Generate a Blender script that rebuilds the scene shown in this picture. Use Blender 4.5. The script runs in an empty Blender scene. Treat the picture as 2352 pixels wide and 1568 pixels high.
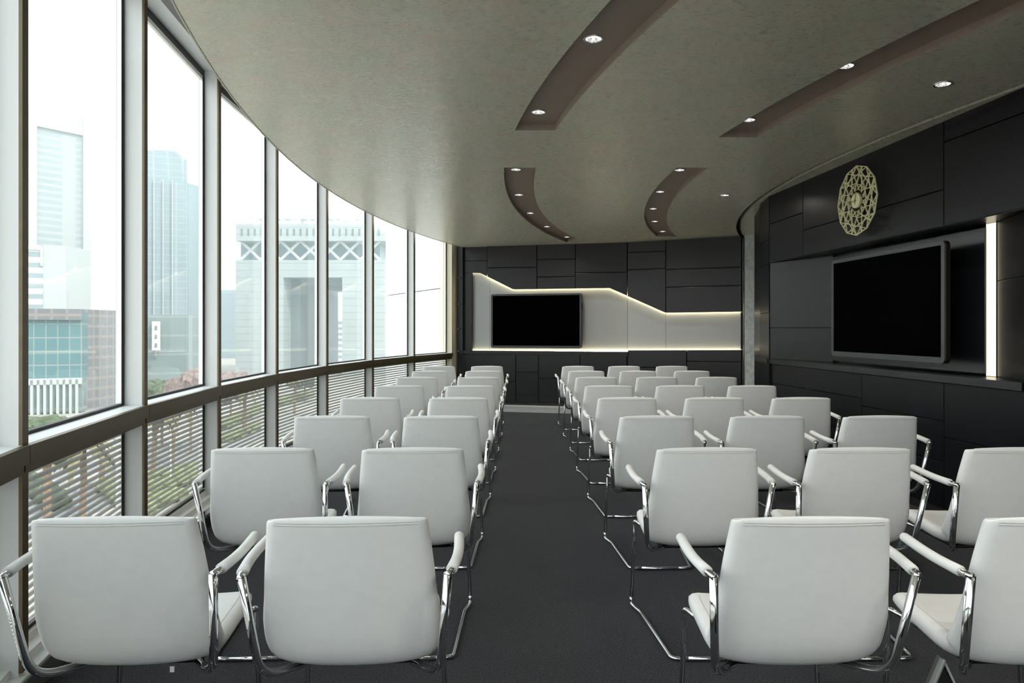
import bpy, bmesh, math, random
from mathutils import Vector, Matrix
random.seed(7)
SC = bpy.context.scene
COL = SC.collection
# ------------------------------------------------------------------ camera model
F, CX, HY, H = 1620.0, 1202.0, 756.0, 1.32
W_, H_ = 2352.0, 1568.0
cam = bpy.data.cameras.new('camera'); camo = bpy.data.objects.new('camera', cam); COL.objects.link(camo)
camo.location = (0, 0, H); camo.rotation_euler = (math.pi/2, 0, 0)
cam.sensor_fit = 'HORIZONTAL'; cam.sensor_width = 36.0; cam.lens = 36.0*F/W_
cam.shift_x = -(CX-W_/2)/W_; cam.shift_y = (HY-H_/2)/W_
cam.clip_end = 2000
SC.camera = camo
vs = SC.view_settings
vs.view_transform = 'Standard'; vs.look = 'None'; vs.gamma = 1.0; vs.exposure = 1.05; vs.use_curve_mapping = False
cy = SC.cycles
cy.max_bounces = 8; cy.diffuse_bounces = 4; cy.glossy_bounces = 4; cy.transmission_bounces = 4; cy.transparent_max_bounces = 20
cy.caustics_reflective = False; cy.caustics_refractive = False; cy.sample_clamp_indirect = 4.0

def atz(px, py, z):
    d = (z-H)*F/(HY-py); return Vector(((px-CX)/F*d, d, z))
def atd(px, py, d):
    return Vector(((px-CX)/F*d, d, H+(HY-py)*d/F))
class Plane:                                    # a vertical plane through two plan points
    def __init__(s, p, q): s.p = Vector(p); s.q = Vector(q); s.t = (s.q-s.p).normalized(); s.n = Vector((s.t.y, -s.t.x))
    def off(s, o): return Plane(s.p+s.n*o, s.q+s.n*o)
    def at(s, px, py):
        a = (px-CX)/F; n = s.n
        d = n.dot(s.p)/(n.x*a+n.y)
        return Vector((a*d, d, H+(HY-py)*d/F))
    def pt(s, l, z, o=0.0):
        q = s.p+s.t*l+s.n*o; return Vector((q.x, q.y, z))
    def loc(s, v): return (Vector((v.x, v.y))-s.p).dot(s.t)

# ------------------------------------------------------------------ mesh helpers
def obj(name, bm, mat, parent=None, smooth=False, recalc=True):
    if recalc: bmesh.ops.recalc_face_normals(bm, faces=bm.faces[:])
    me = bpy.data.meshes.new(name); bm.to_mesh(me); bm.free()
    for m in (mat if isinstance(mat, (list, tuple)) else [mat]): me.materials.append(m)
    if smooth:
        for p in me.polygons: p.use_smooth = True
    o = bpy.data.objects.new(name, me); COL.objects.link(o)
    if parent is not None: o.parent = parent
    return o
def tag(o, label, cat, group=None, kind=None):
    if label: o['label'] = label
    if cat: o['category'] = cat
    if group: o['group'] = group
    if kind: o['kind'] = kind
    return o
def struct(o, label=None):
    o['kind'] = 'structure'
    if label: o['label'] = label
    return o
def thing(name, label, cat, loc=(0, 0, 0), rz=0, group=None):
    o = bpy.data.objects.new(name, None); COL.objects.link(o); o.location = loc; o.rotation_euler = (0, 0, rz)
    o.empty_display_size = 0.1
    return tag(o, label, cat, group)
def dup(root, loc, rz, label):
    r = root.copy(); COL.objects.link(r); r.location = loc; r.rotation_euler = (0, 0, rz); r['label'] = label
    for ch in list(root.children):
        c = ch.copy(); COL.objects.link(c); c.parent = r
        for g in list(ch.children):
            k = g.copy(); COL.objects.link(k); k.parent = c
    return r
def hexa(bm, c, mi=0):                          # 8 corners: bottom ring 4, top ring 4
    v = [bm.verts.new(p) for p in c]
    for f in ((0, 1, 2, 3), (7, 6, 5, 4), (0, 4, 5, 1), (1, 5, 6, 2), (2, 6, 7, 3), (3, 7, 4, 0)):
        fc = bm.faces.new([v[i] for i in f]); fc.material_index = mi
    return v
def box(bm, x0, x1, y0, y1, z0, z1, mi=0):
    return hexa(bm, [(x0, y0, z0), (x1, y0, z0), (x1, y1, z0), (x0, y1, z0), (x0, y0, z1), (x1, y0, z1), (x1, y1, z1), (x0, y1, z1)], mi)
def planbox(bm, plan, z0, z1, mi=0):            # prism from a plan polygon
    n = len(plan)
    a = [bm.verts.new((p[0], p[1], z0)) for p in plan]; b = [bm.verts.new((p[0], p[1], z1)) for p in plan]
    fs = [bm.faces.new(a[::-1]), bm.faces.new(b)]
    for i in range(n): fs.append(bm.faces.new((a[i], a[(i+1) % n], b[(i+1) % n], b[i])))
    for f in fs: f.material_index = mi
    return fs
def prism(bm, pts, vec, bevel=0.0, mi=0):       # 3D polygon extruded by vec; bevel on the front rim
    n = len(pts)
    a = [bm.verts.new(p) for p in pts]; b = [bm.verts.new(Vector(p)+vec) for p in pts]
    f0 = bm.faces.new(a); fs = [f0, bm.faces.new(b[::-1])]
    for i in range(n): fs.append(bm.faces.new((a[(i+1) % n], a[i], b[i], b[(i+1) % n])))
    for f in fs: f.material_index = mi
    if bevel:
        bmesh.ops.bevel(bm, geom=list(f0.edges), offset=bevel, segments=2, affect='EDGES', profile=0.5)
def inset_poly(p, d):                           # 2D inset
    n = len(p); area = sum(p[i][0]*p[(i+1) % n][1]-p[(i+1) % n][0]*p[i][1] for i in range(n))
    s = 1 if area > 0 else -1; out = []
    for i in range(n):
        a, b, c = Vector(p[i-1]), Vector(p[i]), Vector(p[(i+1) % n])
        e1 = (b-a).normalized(); e2 = (c-b).normalized()
        n1 = Vector((-e1.y, e1.x))*s; n2 = Vector((-e2.y, e2.x))*s
        m = n1+n2; k = m.dot(n1)
        out.append(b+m*(d/max(k, 0.3)))
    return out
def panel(bm, plane, pxs, th=0.03, gap=0.004, proud=0.0, bevel=0.003, mi=0, backto=None):
    pts = []
    for p in pxs:
        v = plane.off(proud).at(*p) if proud else plane.at(*p)
        pts.append((plane.loc(v), v.z))
    pts = inset_poly(pts, gap)
    P = [plane.pt(l, z, proud) for l, z in pts]
    prism(bm, P, Vector((-plane.n.x, -plane.n.y, 0))*th, bevel, mi)
def smoothpath(pts, r=0.03, n=5):
    """polyline with its corners rounded"""
    pts = [Vector(p) for p in pts]; out = [pts[0]]
    for i in range(1, len(pts)-1):
        a, b, c = pts[i-1], pts[i], pts[i+1]
        d1 = (a-b); d2 = (c-b); k = min(r, d1.length*.49, d2.length*.49)
        p, q = b+d1.normalized()*k, b+d2.normalized()*k
        for j in range(n+1):
            t = j/n; out.append(p*(1-t)**2+b*2*t*(1-t)+q*t*t)
    out.append(pts[-1]); return out
def tube(bm, pts, r, n=10, flat=None, cap=True, up=Vector((0, 0, 1)), rs=None, mi=0):
    """sweep; r radius or (ra, rb) with rb along the carried side axis"""
    pts = [Vector(p) for p in pts]; rings = []; m = len(pts)
    T = []
    for i in range(m):
        t = (pts[min(i+1, m-1)]-pts[max(i-1, 0)]); T.append(t.normalized())
    s = T[0].cross(up)
    if s.length < 1e-3: s = T[0].cross(Vector((1, 0, 0)))
    s.normalize()
    for i in range(m):
        s = (s-T[i]*s.dot(T[i])).normalized(); u = s.cross(T[i])
        ra, rb = r if isinstance(r, tuple) else (r, r)
        k = rs[i] if rs else 1.0
        rings.append([bm.verts.new(pts[i]+s*(math.cos(2*math.pi*j/n)*ra*k)+u*(math.sin(2*math.pi*j/n)*rb*k)) for j in range(n)])
    for i in range(m-1):
        for j in range(n):
            f = bm.faces.new((rings[i][j], rings[i][(j+1) % n], rings[i+1][(j+1) % n], rings[i+1][j])); f.material_index = mi
    if cap:
        bm.faces.new(rings[0][::-1]).material_index = mi; bm.faces.new(rings[-1]).material_index = mi
def lathe(bm, prof, n=24, c=(0, 0, 0), close=False, mi=0):
    c = Vector(c); rings = []
    for r, z in prof:
        if r < 1e-5: rings.append([bm.verts.new(c+Vector((0, 0, z)))])
        else: rings.append([bm.verts.new(c+Vector((r*math.cos(2*math.pi*j/n), r*math.sin(2*math.pi*j/n), z))) for j in range(n)])
    for a, b in zip(rings, rings[1:]):
        for j in range(n):
            k = (j+1) % n
            if len(a) == 1 and len(b) == 1: continue
            if len(a) == 1: f = bm.faces.new((a[0], b[k], b[j]))
            elif len(b) == 1: f = bm.faces.new((a[j], a[k], b[0]))
            else: f = bm.faces.new((a[j], a[k], b[k], b[j]))
            f.material_index = mi
B = bmesh.new

# ------------------------------------------------------------------ materials
def newmat(name):
    m = bpy.data.materials.new(name); m.use_nodes = True
    nt = m.node_tree; bs = nt.nodes['Principled BSDF']; return m, nt, bs
def basic(name, col, rough=0.5, metal=0.0, spec=None, coat=0.0):
    m, nt, bs = newmat(name)
    bs.inputs['Base Color'].default_value = (*col, 1); bs.inputs['Roughness'].default_value = rough
    bs.inputs['Metallic'].default_value = metal
    if spec is not None: bs.inputs['Specular IOR Level'].default_value = spec
    if coat: bs.inputs['Coat Weight'].default_value = coat
    return m
def noisy(name, c1, c2, scale=8, rough=0.5, rough2=None, metal=0.0, bump=0.0, bscale=None, stretch=(1, 1, 1), detail=4, spec=None, bdist=0.01):
    m, nt, bs = newmat(name); N = nt.nodes; L = nt.links
    tc = N.new('ShaderNodeTexCoord'); mp = N.new('ShaderNodeMapping'); mp.inputs['Scale'].default_value = stretch
    L.new(tc.outputs['Object'], mp.inputs['Vector'])
    nz = N.new('ShaderNodeTexNoise'); nz.inputs['Scale'].default_value = scale; nz.inputs['Detail'].default_value = detail
    L.new(mp.outputs['Vector'], nz.inputs['Vector'])
    cr = N.new('ShaderNodeValToRGB'); cr.color_ramp.elements[0].position = .3; cr.color_ramp.elements[1].position = .7
    cr.color_ramp.elements[0].color = (*c1, 1); cr.color_ramp.elements[1].color = (*c2, 1)
    L.new(nz.outputs['Fac'], cr.inputs['Fac']); L.new(cr.outputs['Color'], bs.inputs['Base Color'])
    bs.inputs['Roughness'].default_value = rough; bs.inputs['Metallic'].default_value = metal
    if spec is not None: bs.inputs['Specular IOR Level'].default_value = spec
    if rough2 is not None:
        mr = N.new('ShaderNodeMapRange'); mr.inputs[3].default_value = rough; mr.inputs[4].default_value = rough2
        L.new(nz.outputs['Fac'], mr.inputs[0]); L.new(mr.outputs[0], bs.inputs['Roughness'])
    if bump:
        n2 = N.new('ShaderNodeTexNoise'); n2.inputs['Scale'].default_value = bscale or scale; n2.inputs['Detail'].default_value = detail
        L.new(mp.outputs['Vector'], n2.inputs['Vector'])
        bp = N.new('ShaderNodeBump'); bp.inputs['Strength'].default_value = bump; bp.inputs['Distance'].default_value = bdist
        L.new(n2.outputs['Fac'], bp.inputs['Height']); L.new(bp.outputs['Normal'], bs.inputs['Normal'])
    return m
def emit(name, col, st):
    m, nt, bs = newmat(name)
    bs.inputs['Base Color'].default_value = (*col, 1)
    bs.inputs['Emission Color'].default_value = (*col, 1); bs.inputs['Emission Strength'].default_value = st
    return m

M = {}
M['leather'] = noisy('white_leather', (.78, .78, .765), (.81, .81, .795), 30, .42, .5, bump=.04, bscale=400, spec=.4, bdist=.002)
M['seam'] = basic('stitched_seam', (.55, .55, .52), .6)
M['chrome'] = basic('chrome', (.78, .79, .80), .07, 1.0)
M['carpet'] = noisy('charcoal_carpet', (.012, .012, .014), (.066, .066, .071), 150, .95, bump=1.0, bscale=200, spec=.1, detail=3, bdist=.006)
b_ = M['carpet'].node_tree.nodes['Principled BSDF']; b_.inputs['Sheen Weight'].default_value = .10; b_.inputs['Sheen Roughness'].default_value = .45; b_.inputs['Sheen Tint'].default_value = (.8, .82, .86, 1)
M['stone'] = noisy('pale_floor_border', (.72, .71, .68), (.78, .77, .74), 14, .35)
M['alu'] = noisy('pale_anodised_aluminium', (.80, .82, .81), (.84, .86, .85), 3, .38, .45, stretch=(8, 8, .4), spec=.4)
M['bronze'] = noisy('bronze_anodised_aluminium', (.135, .102, .060), (.165, .126, .076), 4, .33, .42, metal=.45, stretch=(1, 1, 6))
M['gasket'] = basic('black_gasket', (.006, .005, .005), .5)
M['steelline'] = basic('bright_steel_bead', (.75, .75, .72), .25, .8)
M['blackpanel'] = noisy('black_lacquered_panel', (.0045, .005, .0065), (.0065, .007, .009), 3, .27, .32, stretch=(1.5, 1.5, 6), spec=.20)
M['blackback'] = basic('black_shadow_gap', (.004, .004, .005), .6)
M['blackpanel2'] = noisy('black_veneer_panel', (.0085, .0085, .009), (.012, .0118, .012), 3, .30, .36, stretch=(1.5, 1.5, 6), spec=.34)
M['blackgloss'] = noisy('black_gloss_panel', (.006, .007, .009), (.008, .009, .011), 3, .22, .27, stretch=(1, 1, 20), spec=.5)
M['niche'] = noisy('pale_grey_panel', (.38, .39, .39), (.39, .40, .40), 2, .38, .42, stretch=(2, 2, .3))
M['bezel'] = basic('dark_grey_bezel', (.035, .040, .043), .35, .2)
M['tvback'] = basic('screen_casing', (.004, .004, .0045), .6, spec=.1)
M['screen'] = basic('black_screen', (.0002, .0002, .0002), .3, spec=.004)
M['gold'] = basic('pale_gold_metal', (.86, .81, .48), .45, .0)
M['golddark'] = basic('gold_hand', (.34, .30, .14), .4, .3)
M['concrete'] = noisy('pale_concrete', (.34, .36, .36), (.52, .54, .52), 16, .75, bump=.15, bscale=60, bdist=.004)
M['edge'] = basic('pale_edge_trim', (.55, .52, .40), .4)
M['frame_dark'] = basic('dark_plastic', (.004, .004, .004), .45)
M['greyrim'] = basic('grey_rim', (.13, .14, .14), .4, .2)
M['led'] = emit('warm_light_strip', (1.0, .86, .54), 15.0)
M['led2'] = emit('warm_foot_light_strip', (1.0, .86, .54), 11.0)
M['tube'] = emit('vertical_light_panel', (1.0, .89, .66), .68)
M['lampglow'] = emit('downlight_bulb', (1.0, .97, .92), 2.2)
M['reflector0'] = noisy('faceted_reflector', (.55, .56, .56), (.95, .95, .95), 60, .12, .3, metal=1.0, detail=1)
def lens():
    m, nt, bs = newmat('lit_faceted_lamp_lens'); N = nt.nodes; L = nt.links
    tc = N.new('ShaderNodeTexCoord'); v = N.new('ShaderNodeTexVoronoi'); v.inputs['Scale'].default_value = 70; L.new(tc.outputs['Object'], v.inputs['Vector'])
    mr = N.new('ShaderNodeMapRange'); mr.inputs[1].default_value = .2; mr.inputs[2].default_value = .8; mr.inputs[3].default_value = .15; mr.inputs[4].default_value = .75
    L.new(v.outputs['Color'], mr.inputs[0]); L.new(mr.outputs[0], bs.inputs['Emission Strength'])
    bs.inputs['Emission Color'].default_value = (1, .98, .95, 1); bs.inputs['Base Color'].default_value = (.7, .7, .7, 1); bs.inputs['Metallic'].default_value = .8; bs.inputs['Roughness'].default_value = .2
    return m
M['reflector'] = lens()
M['white'] = basic('white_tag', (.8, .8, .78), .6)

# textured ceiling plaster: sweeping trowel marks, olive with pink and green flecks, satin sheen
def plaster(name, a, b, c, g, rough0, rough1, bump, metal=0.0):
    m, nt, bs = newmat(name); N = nt.nodes; L = nt.links
    tc = N.new('ShaderNodeTexCoord')
    w = N.new('ShaderNodeTexNoise'); w.inputs['Scale'].default_value = 3.0; w.inputs['Detail'].default_value = 2
    L.new(tc.outputs['Object'], w.inputs['Vector'])
    mx = N.new('ShaderNodeVectorMath'); mx.operation = 'MULTIPLY_ADD'; mx.inputs[1].default_value = (.22, .22, .22)
    L.new(w.outputs['Color'], mx.inputs[0]); L.new(tc.outputs['Object'], mx.inputs[2])
    def noise(scale, sc, det, dist, rough=.6):
        mp = N.new('ShaderNodeMapping'); mp.inputs['Scale'].default_value = sc; L.new(mx.outputs[0], mp.inputs['Vector'])
        n = N.new('ShaderNodeTexNoise'); n.inputs['Scale'].default_value = scale; n.inputs['Detail'].default_value = det; n.inputs['Roughness'].default_value = rough
        n.inputs['Distortion'].default_value = dist; L.new(mp.outputs[0], n.inputs['Vector']); return n.outputs['Fac']
    def ramp(f, p0, c0, p1, c1):
        r = N.new('ShaderNodeValToRGB'); e = r.color_ramp.elements; e[0].position = p0; e[1].position = p1; e[0].color = (*c0, 1); e[1].color = (*c1, 1); L.new(f, r.inputs['Fac']); return r.outputs[0]
    fine = noise(26, (1, 2.3, 1), 5, .9); mid = noise(4.5, (1, 1.7, 1), 4, .8); big = noise(2.2, (1.3, 1, 1), 3, .5)
    col = ramp(fine, .30, a, .70, b)
    def mixc(f, c0, c2):
        k = N.new('ShaderNodeMixRGB'); L.new(f, k.inputs[0]); L.new(c0, k.inputs[1]); k.inputs[2].default_value = (*c2, 1); return k.outputs[0]
    col = mixc(ramp(mid, .50, (0, 0, 0), .66, (.7, .7, .7)), col, c)
    col = mixc(ramp(big, .46, (0, 0, 0), .62, (.6, .6, .6)), col, g)
    L.new(col, bs.inputs['Base Color'])
    mr = N.new('ShaderNodeMapRange'); mr.inputs[1].default_value = .3; mr.inputs[2].default_value = .7; mr.inputs[3].default_value = rough0; mr.inputs[4].default_value = rough1
    L.new(fine, mr.inputs[0]); L.new(mr.outputs[0], bs.inputs['Roughness'])
    bp = N.new('ShaderNodeBump'); bp.inputs['Strength'].default_value = bump; bp.inputs['Distance'].default_value = .011
    L.new(fine, bp.inputs['Height']); L.new(bp.outputs[0], bs.inputs['Normal'])
    bs.inputs['Specular IOR Level'].default_value = .85; bs.inputs['Metallic'].default_value = metal
    return m
M['plaster'] = plaster('olive_trowelled_plaster', (.56, .54, .44), (.69, .67, .56), (.68, .55, .45), (.55, .60, .46), .22, .40, .15, .12)
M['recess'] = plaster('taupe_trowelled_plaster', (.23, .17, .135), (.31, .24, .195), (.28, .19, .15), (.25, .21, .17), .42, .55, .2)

def glassmat(name, stripes=False):
    m = bpy.data.materials.new(name); m.use_nodes = True; nt = m.node_tree; N = nt.nodes; L = nt.links
    N.remove(N['Principled BSDF']); out = N['Material Output']
    tr = N.new('ShaderNodeBsdfTransparent'); tr.inputs[0].default_value = (.945, .965, .962, 1)
    gl = N.new('ShaderNodeBsdfGlossy'); gl.inputs['Roughness'].default_value = .02
    lw = N.new('ShaderNodeLayerWeight'); lw.inputs['Blend'].default_value = .5
    pw = N.new('ShaderNodeMath'); pw.operation = 'POWER'; pw.inputs[1].default_value = 5; L.new(lw.outputs['Facing'], pw.inputs[0])
    fr = N.new('ShaderNodeMath'); fr.operation = 'MULTIPLY_ADD'; fr.inputs[1].default_value = .5; fr.inputs[2].default_value = .018; L.new(pw.outputs[0], fr.inputs[0])
    mx = N.new('ShaderNodeMixShader'); L.new(fr.outputs[0], mx.inputs[0]); L.new(tr.outputs[0], mx.inputs[1]); L.new(gl.outputs[0], mx.inputs[2])
    last = mx
    if stripes:
        tc = N.new('ShaderNodeTexCoord'); sp = N.new('ShaderNodeSeparateXYZ'); L.new(tc.outputs['Object'], sp.inputs[0])
        ml = N.new('ShaderNodeMath'); ml.operation = 'MULTIPLY'; ml.inputs[1].default_value = 1/.0325; L.new(sp.outputs['Z'], ml.inputs[0])
        fc = N.new('ShaderNodeMath'); fc.operation = 'FRACT'; L.new(ml.outputs[0], fc.inputs[0])
        # frosted bands get narrower towards the sill
        th = N.new('ShaderNodeMapRange'); th.inputs[1].default_value = .2; th.inputs[2].default_value = .85; th.inputs[3].default_value = .50; th.inputs[4].default_value = .64
        L.new(sp.outputs['Z'], th.inputs[0])
        lt = N.new('ShaderNodeMath'); lt.operation = 'LESS_THAN'; L.new(fc.outputs[0], lt.inputs[0]); L.new(th.outputs[0], lt.inputs[1])
        kk = N.new('ShaderNodeMath'); kk.operation = 'MULTIPLY'; kk.inputs[1].default_value = .78; L.new(lt.outputs[0], kk.inputs[0])
        tl = N.new('ShaderNodeBsdfTranslucent'); tl.inputs[0].default_value = (.27, .275, .265, 1)
        df = N.new('ShaderNodeBsdfDiffuse'); df.inputs[0].default_value = (.46, .465, .455, 1)
        a = N.new('ShaderNodeMixShader'); a.inputs[0].default_value = .5; L.new(tl.outputs[0], a.inputs[1]); L.new(df.outputs[0], a.inputs[2])
        m2 = N.new('ShaderNodeMixShader'); L.new(kk.outputs[0], m2.inputs[0]); L.new(mx.outputs[0], m2.inputs[1]); L.new(a.outputs[0], m2.inputs[2])
        last = m2
    L.new(last.outputs[0], out.inputs['Surface']); return m
M['glass'] = glassmat('clear_glass'); M['frit'] = glassmat('banded_frosted_glass', True)

def facade(name, wall, glass, wx, wz, mx=.12, mz=.3, rough=.5, grey2=None):
    """rows and columns of windows on a distant facade; object coordinates, x+y across, z up"""
    m, nt, bs = newmat(name); N = nt.nodes; L = nt.links
    tc = N.new('ShaderNodeTexCoord'); sp = N.new('ShaderNodeSeparateXYZ'); L.new(tc.outputs['Object'], sp.inputs[0])
    ad = N.new('ShaderNodeMath'); ad.operation = 'SUBTRACT'; L.new(sp.outputs['X'], ad.inputs[0]); L.new(sp.outputs['Y'], ad.inputs[1])
    def saw(src, step, frac):
        a = N.new('ShaderNodeMath'); a.operation = 'DIVIDE'; a.inputs[1].default_value = step; L.new(src, a.inputs[0])
        f = N.new('ShaderNodeMath'); f.operation = 'FRACT'; L.new(a.outputs[0], f.inputs[0])
        g = N.new('ShaderNodeMath'); g.operation = 'GREATER_THAN'; g.inputs[1].default_value = frac; L.new(f.outputs[0], g.inputs[0]); return g.outputs[0]
    p = N.new('ShaderNodeMath'); p.operation = 'MULTIPLY'; L.new(saw(ad.outputs[0], wx, mx), p.inputs[0]); L.new(saw(sp.outputs['Z'], wz, mz), p.inputs[1])
    nz = N.new('ShaderNodeTexNoise'); nz.inputs['Scale'].default_value = .25; L.new(tc.outputs['Object'], nz.inputs['Vector'])
    g2 = N.new('ShaderNodeMixRGB'); g2.inputs[1].default_value = (*glass, 1); g2.inputs[2].default_value = (*(grey2 or [min(1, c*1.25) for c in glass]), 1); L.new(nz.outputs['Fac'], g2.inputs[0])
    mxn = N.new('ShaderNodeMixRGB'); L.new(p.outputs[0], mxn.inputs[0]); mxn.inputs[1].default_value = (*wall, 1); L.new(g2.outputs[0], mxn.inputs[2])
    L.new(mxn.outputs[0], bs.inputs['Base Color']); bs.inputs['Roughness'].default_value = rough; bs.inputs['Specular IOR Level'].default_value = .2
    return m

# ------------------------------------------------------------------ floor
GC, GR = Vector((14.18, 6.56)), 16.58           # facade circle (glass line)
EC, ER = Vector((13.98, 7.01)), 16.01           # ceiling edge circle
CC = Vector((13.05, 6.95))                      # centre of the ceiling arcs
def gx(r, y, c=GC): return c.x-math.sqrt(max(r*r-(y-c.y)**2, 0))
WR = Plane((3.389-.0925*14, 14), (3.389+.0925*7, -7))   # front plane of the panelled side wall (normal to the room)
if WR.n.x > 0: WR.n = -WR.n
ys = [-6.4+i*.5 for i in range(39)]
bm = B()
left = [(gx(GR-.02, y), y) for y in ys]
planbox(bm, left+[(4.6, 12.7), (4.6, -6.4)], -.30, 0.0)
floor = struct(obj('floor', bm, M['carpet']), 'charcoal carpet floor with an open aisle between the chairs')

# back wall planes
A0, A1 = Vector((-1.20, 12.47)), Vector((1.736, 11.77))
B1 = Vector((3.44, 10.905))
WA = Plane(A0, A1); WB = Plane(A1, B1)
for p in (WA, WB):
    if p.n.y > 0: p.n = -p.n
# pale border strip and threshold along the far wall
bm = B()
def strip(bm, o0, o1, z0, z1):
    la = (A1-A0).length; lb = (B1-A1).length
    P = [WA.pt(0, 0, o0), WA.pt(la, 0, o0), WB.pt(lb, 0, o0), WB.pt(lb, 0, o1), WA.pt(la, 0, o1), WA.pt(0, 0, o1)]
    planbox(bm, [(p.x, p.y) for p in P], z0, z1)
strip(bm, -.02, .28, 0.0, .012)
struct(obj('trim_1', bm, M['stone']), 'pale floor strip along the foot of the far wall')
bm = B(); strip(bm, .29, .31, 0.0, .014)
struct(obj('trim_2', bm, M['steelline']), 'bright metal threshold bead in the floor before the far wall')
bm = B(); strip(bm, .32, .95, 0.0, .006)
struct(obj('trim_3', bm, M['stone2'] if 'stone2' in M else noisy('grey_floor_border', (.30, .30, .31), (.36, .36, .37), 120, .8, bump=.3, bscale=300)), 'lighter grey carpet strip at the end of the aisle')

# ------------------------------------------------------------------ ceiling
ZC = 2.77
def arc(r, y): return CC.x-math.sqrt(r*r-(y-CC.y)**2)
R1L, R1R, R3L, R3R, RL = 13.235, 12.945, 11.69, 11.405, 10.43
curves = [lambda y: gx(ER, y, EC), lambda y: (gx(ER, y, EC)+arc(R1L, y))/2, lambda y: arc(R1L, y), lambda y: arc(R1R, y),
          lambda y: (arc(R1R, y)+arc(R3L, y))/2, lambda y: arc(R3L, y), lambda y: arc(R3R, y), lambda y: (arc(R3R, y)+arc(RL+.055, y))/2, lambda y: arc(RL+.055, y)]
def lin(a, b, n): return [a+(b-a)*i/n for i in range(n)]
rows = lin(.6, 1.7, 4)+lin(1.7, 5.145, 14)+[5.145]+[5.325]+lin(5.6, 6.33, 3)+lin(6.33, 11.03, 22)+[11.03]+lin(11.25, 11.55, 1)+[11.55, 12.1, 12.6, 13.0]
eps = 1e-4
def hole(i, y0, y1):
    if i == 2: return (y1 <= 5.145+eps and y0 >= .6-eps) or (y0 >= 6.33-eps and y1 <= 11.55+eps)
    if i == 5: return (y1 <= 5.325+eps and y0 >= 1.7-eps) or (y0 >= 6.33-eps and y1 <= 11.03+eps)
    return False
def rowy(i, y):
    if abs(y-11.55) < eps: return {2: 11.77, 3: 11.34}.get(i, 11.55)
    return y
bm = B(); bmr = B(); RD = .048
gv = [[None]*len(curves) for _ in rows]
for j, y in enumerate(rows):
    for i, cf in enumerate(curves):
        yy = rowy(i, y); gv[j][i] = (cf(yy), yy)
vt = [[bm.verts.new((*gv[j][i], ZC)) for i in range(len(curves))] for j in range(len(rows))]
recess_cells = {}
for j in range(len(rows)-1):
    for i in range(len(curves)-1):
        if hole(i, rows[j], rows[j+1]):
            recess_cells.setdefault((i, rows[j] > 6), []).append(j)
        else: bm.faces.new((vt[j][i], vt[j][i+1], vt[j+1][i+1], vt[j+1][i]))
# behind the camera: plain slab to the side wall
yb = [-6.4+i*.5 for i in range(15)]+[.6]
for a, b in zip(yb, yb[1:]):
    q = [bm.verts.new(p) for p in ((max(gx(ER, a, EC), -2), a, ZC), (5.2, a, ZC), (5.2, b, ZC), (gx(ER, b, EC), b, ZC))]
    bm.faces.new(q)
for f in bm.faces:
    f.normal_update()
    if f.normal.z > 0: f.normal_flip()
ceil = struct(obj('ceiling', bm, M['plaster'], recalc=False), 'olive trowelled plaster ceiling with curved recesses')
for (i, far), js in recess_cells.items():
    bm = B(); j0, j1 = js[0], js[-1]+1
    lo = [[bm.verts.new((*gv[j][k], ZC)) for j in range(j0, j1+1)] for k in (i, i+1)]
    hi = [[bm.verts.new((*gv[j][k], ZC+RD)) for j in range(j0, j1+1)] for k in (i, i+1)]
    n = j1-j0
    for j in range(n):
        bm.faces.new((hi[0][j], hi[1][j], hi[1][j+1], hi[0][j+1]))
        for k in (0, 1): bm.faces.new((lo[k][j], lo[k][j+1], hi[k][j+1], hi[k][j]))
    for j in (0, n): bm.faces.new((lo[0][j], lo[1][j], hi[1][j], hi[0][j]))
    cm = Vector((0, 0, 0))
    for f in bm.faces:
        f.normal_update()
    bmesh.ops.recalc_face_normals(bm, faces=bm.faces[:])
    o = obj('ceiling_recess', bm, M['recess'], ceil, recalc=False); struct(o, 'taupe curved recess in the ceiling')
# band of ceiling beyond the shadow slot, with its raised lip, and the dark slot
bm = B(); yl = [1.0+i*.3 for i in range(33)]+[10.95]
yl = [y for y in yl if abs(y-CC.y) < RL-.05]
lipd = [bm.verts.new((arc(RL, y), y, ZC)) for y in yl]; lipu = [bm.verts.new((arc(RL, y), y, ZC+.09)) for y in yl]; outr = [bm.verts.new((5.4, y, ZC)) for y in yl]
for j in range(len(yl)-1):
    bm.faces.new((lipd[j], lipd[j+1], lipu[j+1], lipu[j])); bm.faces.new((lipd[j], outr[j], outr[j+1], lipd[j+1]))
o = struct(obj('trim_4', bm, M['plaster']), 'curved ceiling edge band over the dark panelled wall')
bm = B()
a = [bm.verts.new((arc(RL+.055, y), y, ZC)) for y in yl]; b = [bm.verts.new((arc(RL+.055, y), y, ZC+.09)) for y in yl]; c = [bm.verts.new((arc(RL, y), y, ZC+.09)) for y in yl]
for j in range(len(yl)-1):
    bm.faces.new((a[j], a[j+1], b[j+1], b[j])); bm.faces.new((b[j], b[j+1], c[j+1], c[j]))
struct(obj('trim_5', bm, M['blackback']), 'dark shadow slot along the curved ceiling edge')
# thin pale edge of the ceiling towards the windows
bm = B(); ye = [-6.0+i*.4 for i in range(48)]
tp = [(max(gx(ER+.006, y, EC), -9), y) for y in ye]
for (x0, y0), (x1, y1) in zip(tp, tp[1:]):
    hexa(bm, [(x0, y0, ZC-.004), (x0+.008, y0, ZC-.004), (x1+.008, y1, ZC-.004), (x1, y1, ZC-.004), (x0, y0, ZC+.03), (x0+.008, y0, ZC+.03), (x1+.008, y1, ZC+.03), (x1, y1, ZC+.03)])
struct(obj('trim_6', bm, M['edge']), 'thin pale edge strip of the ceiling along the windows')
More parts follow.
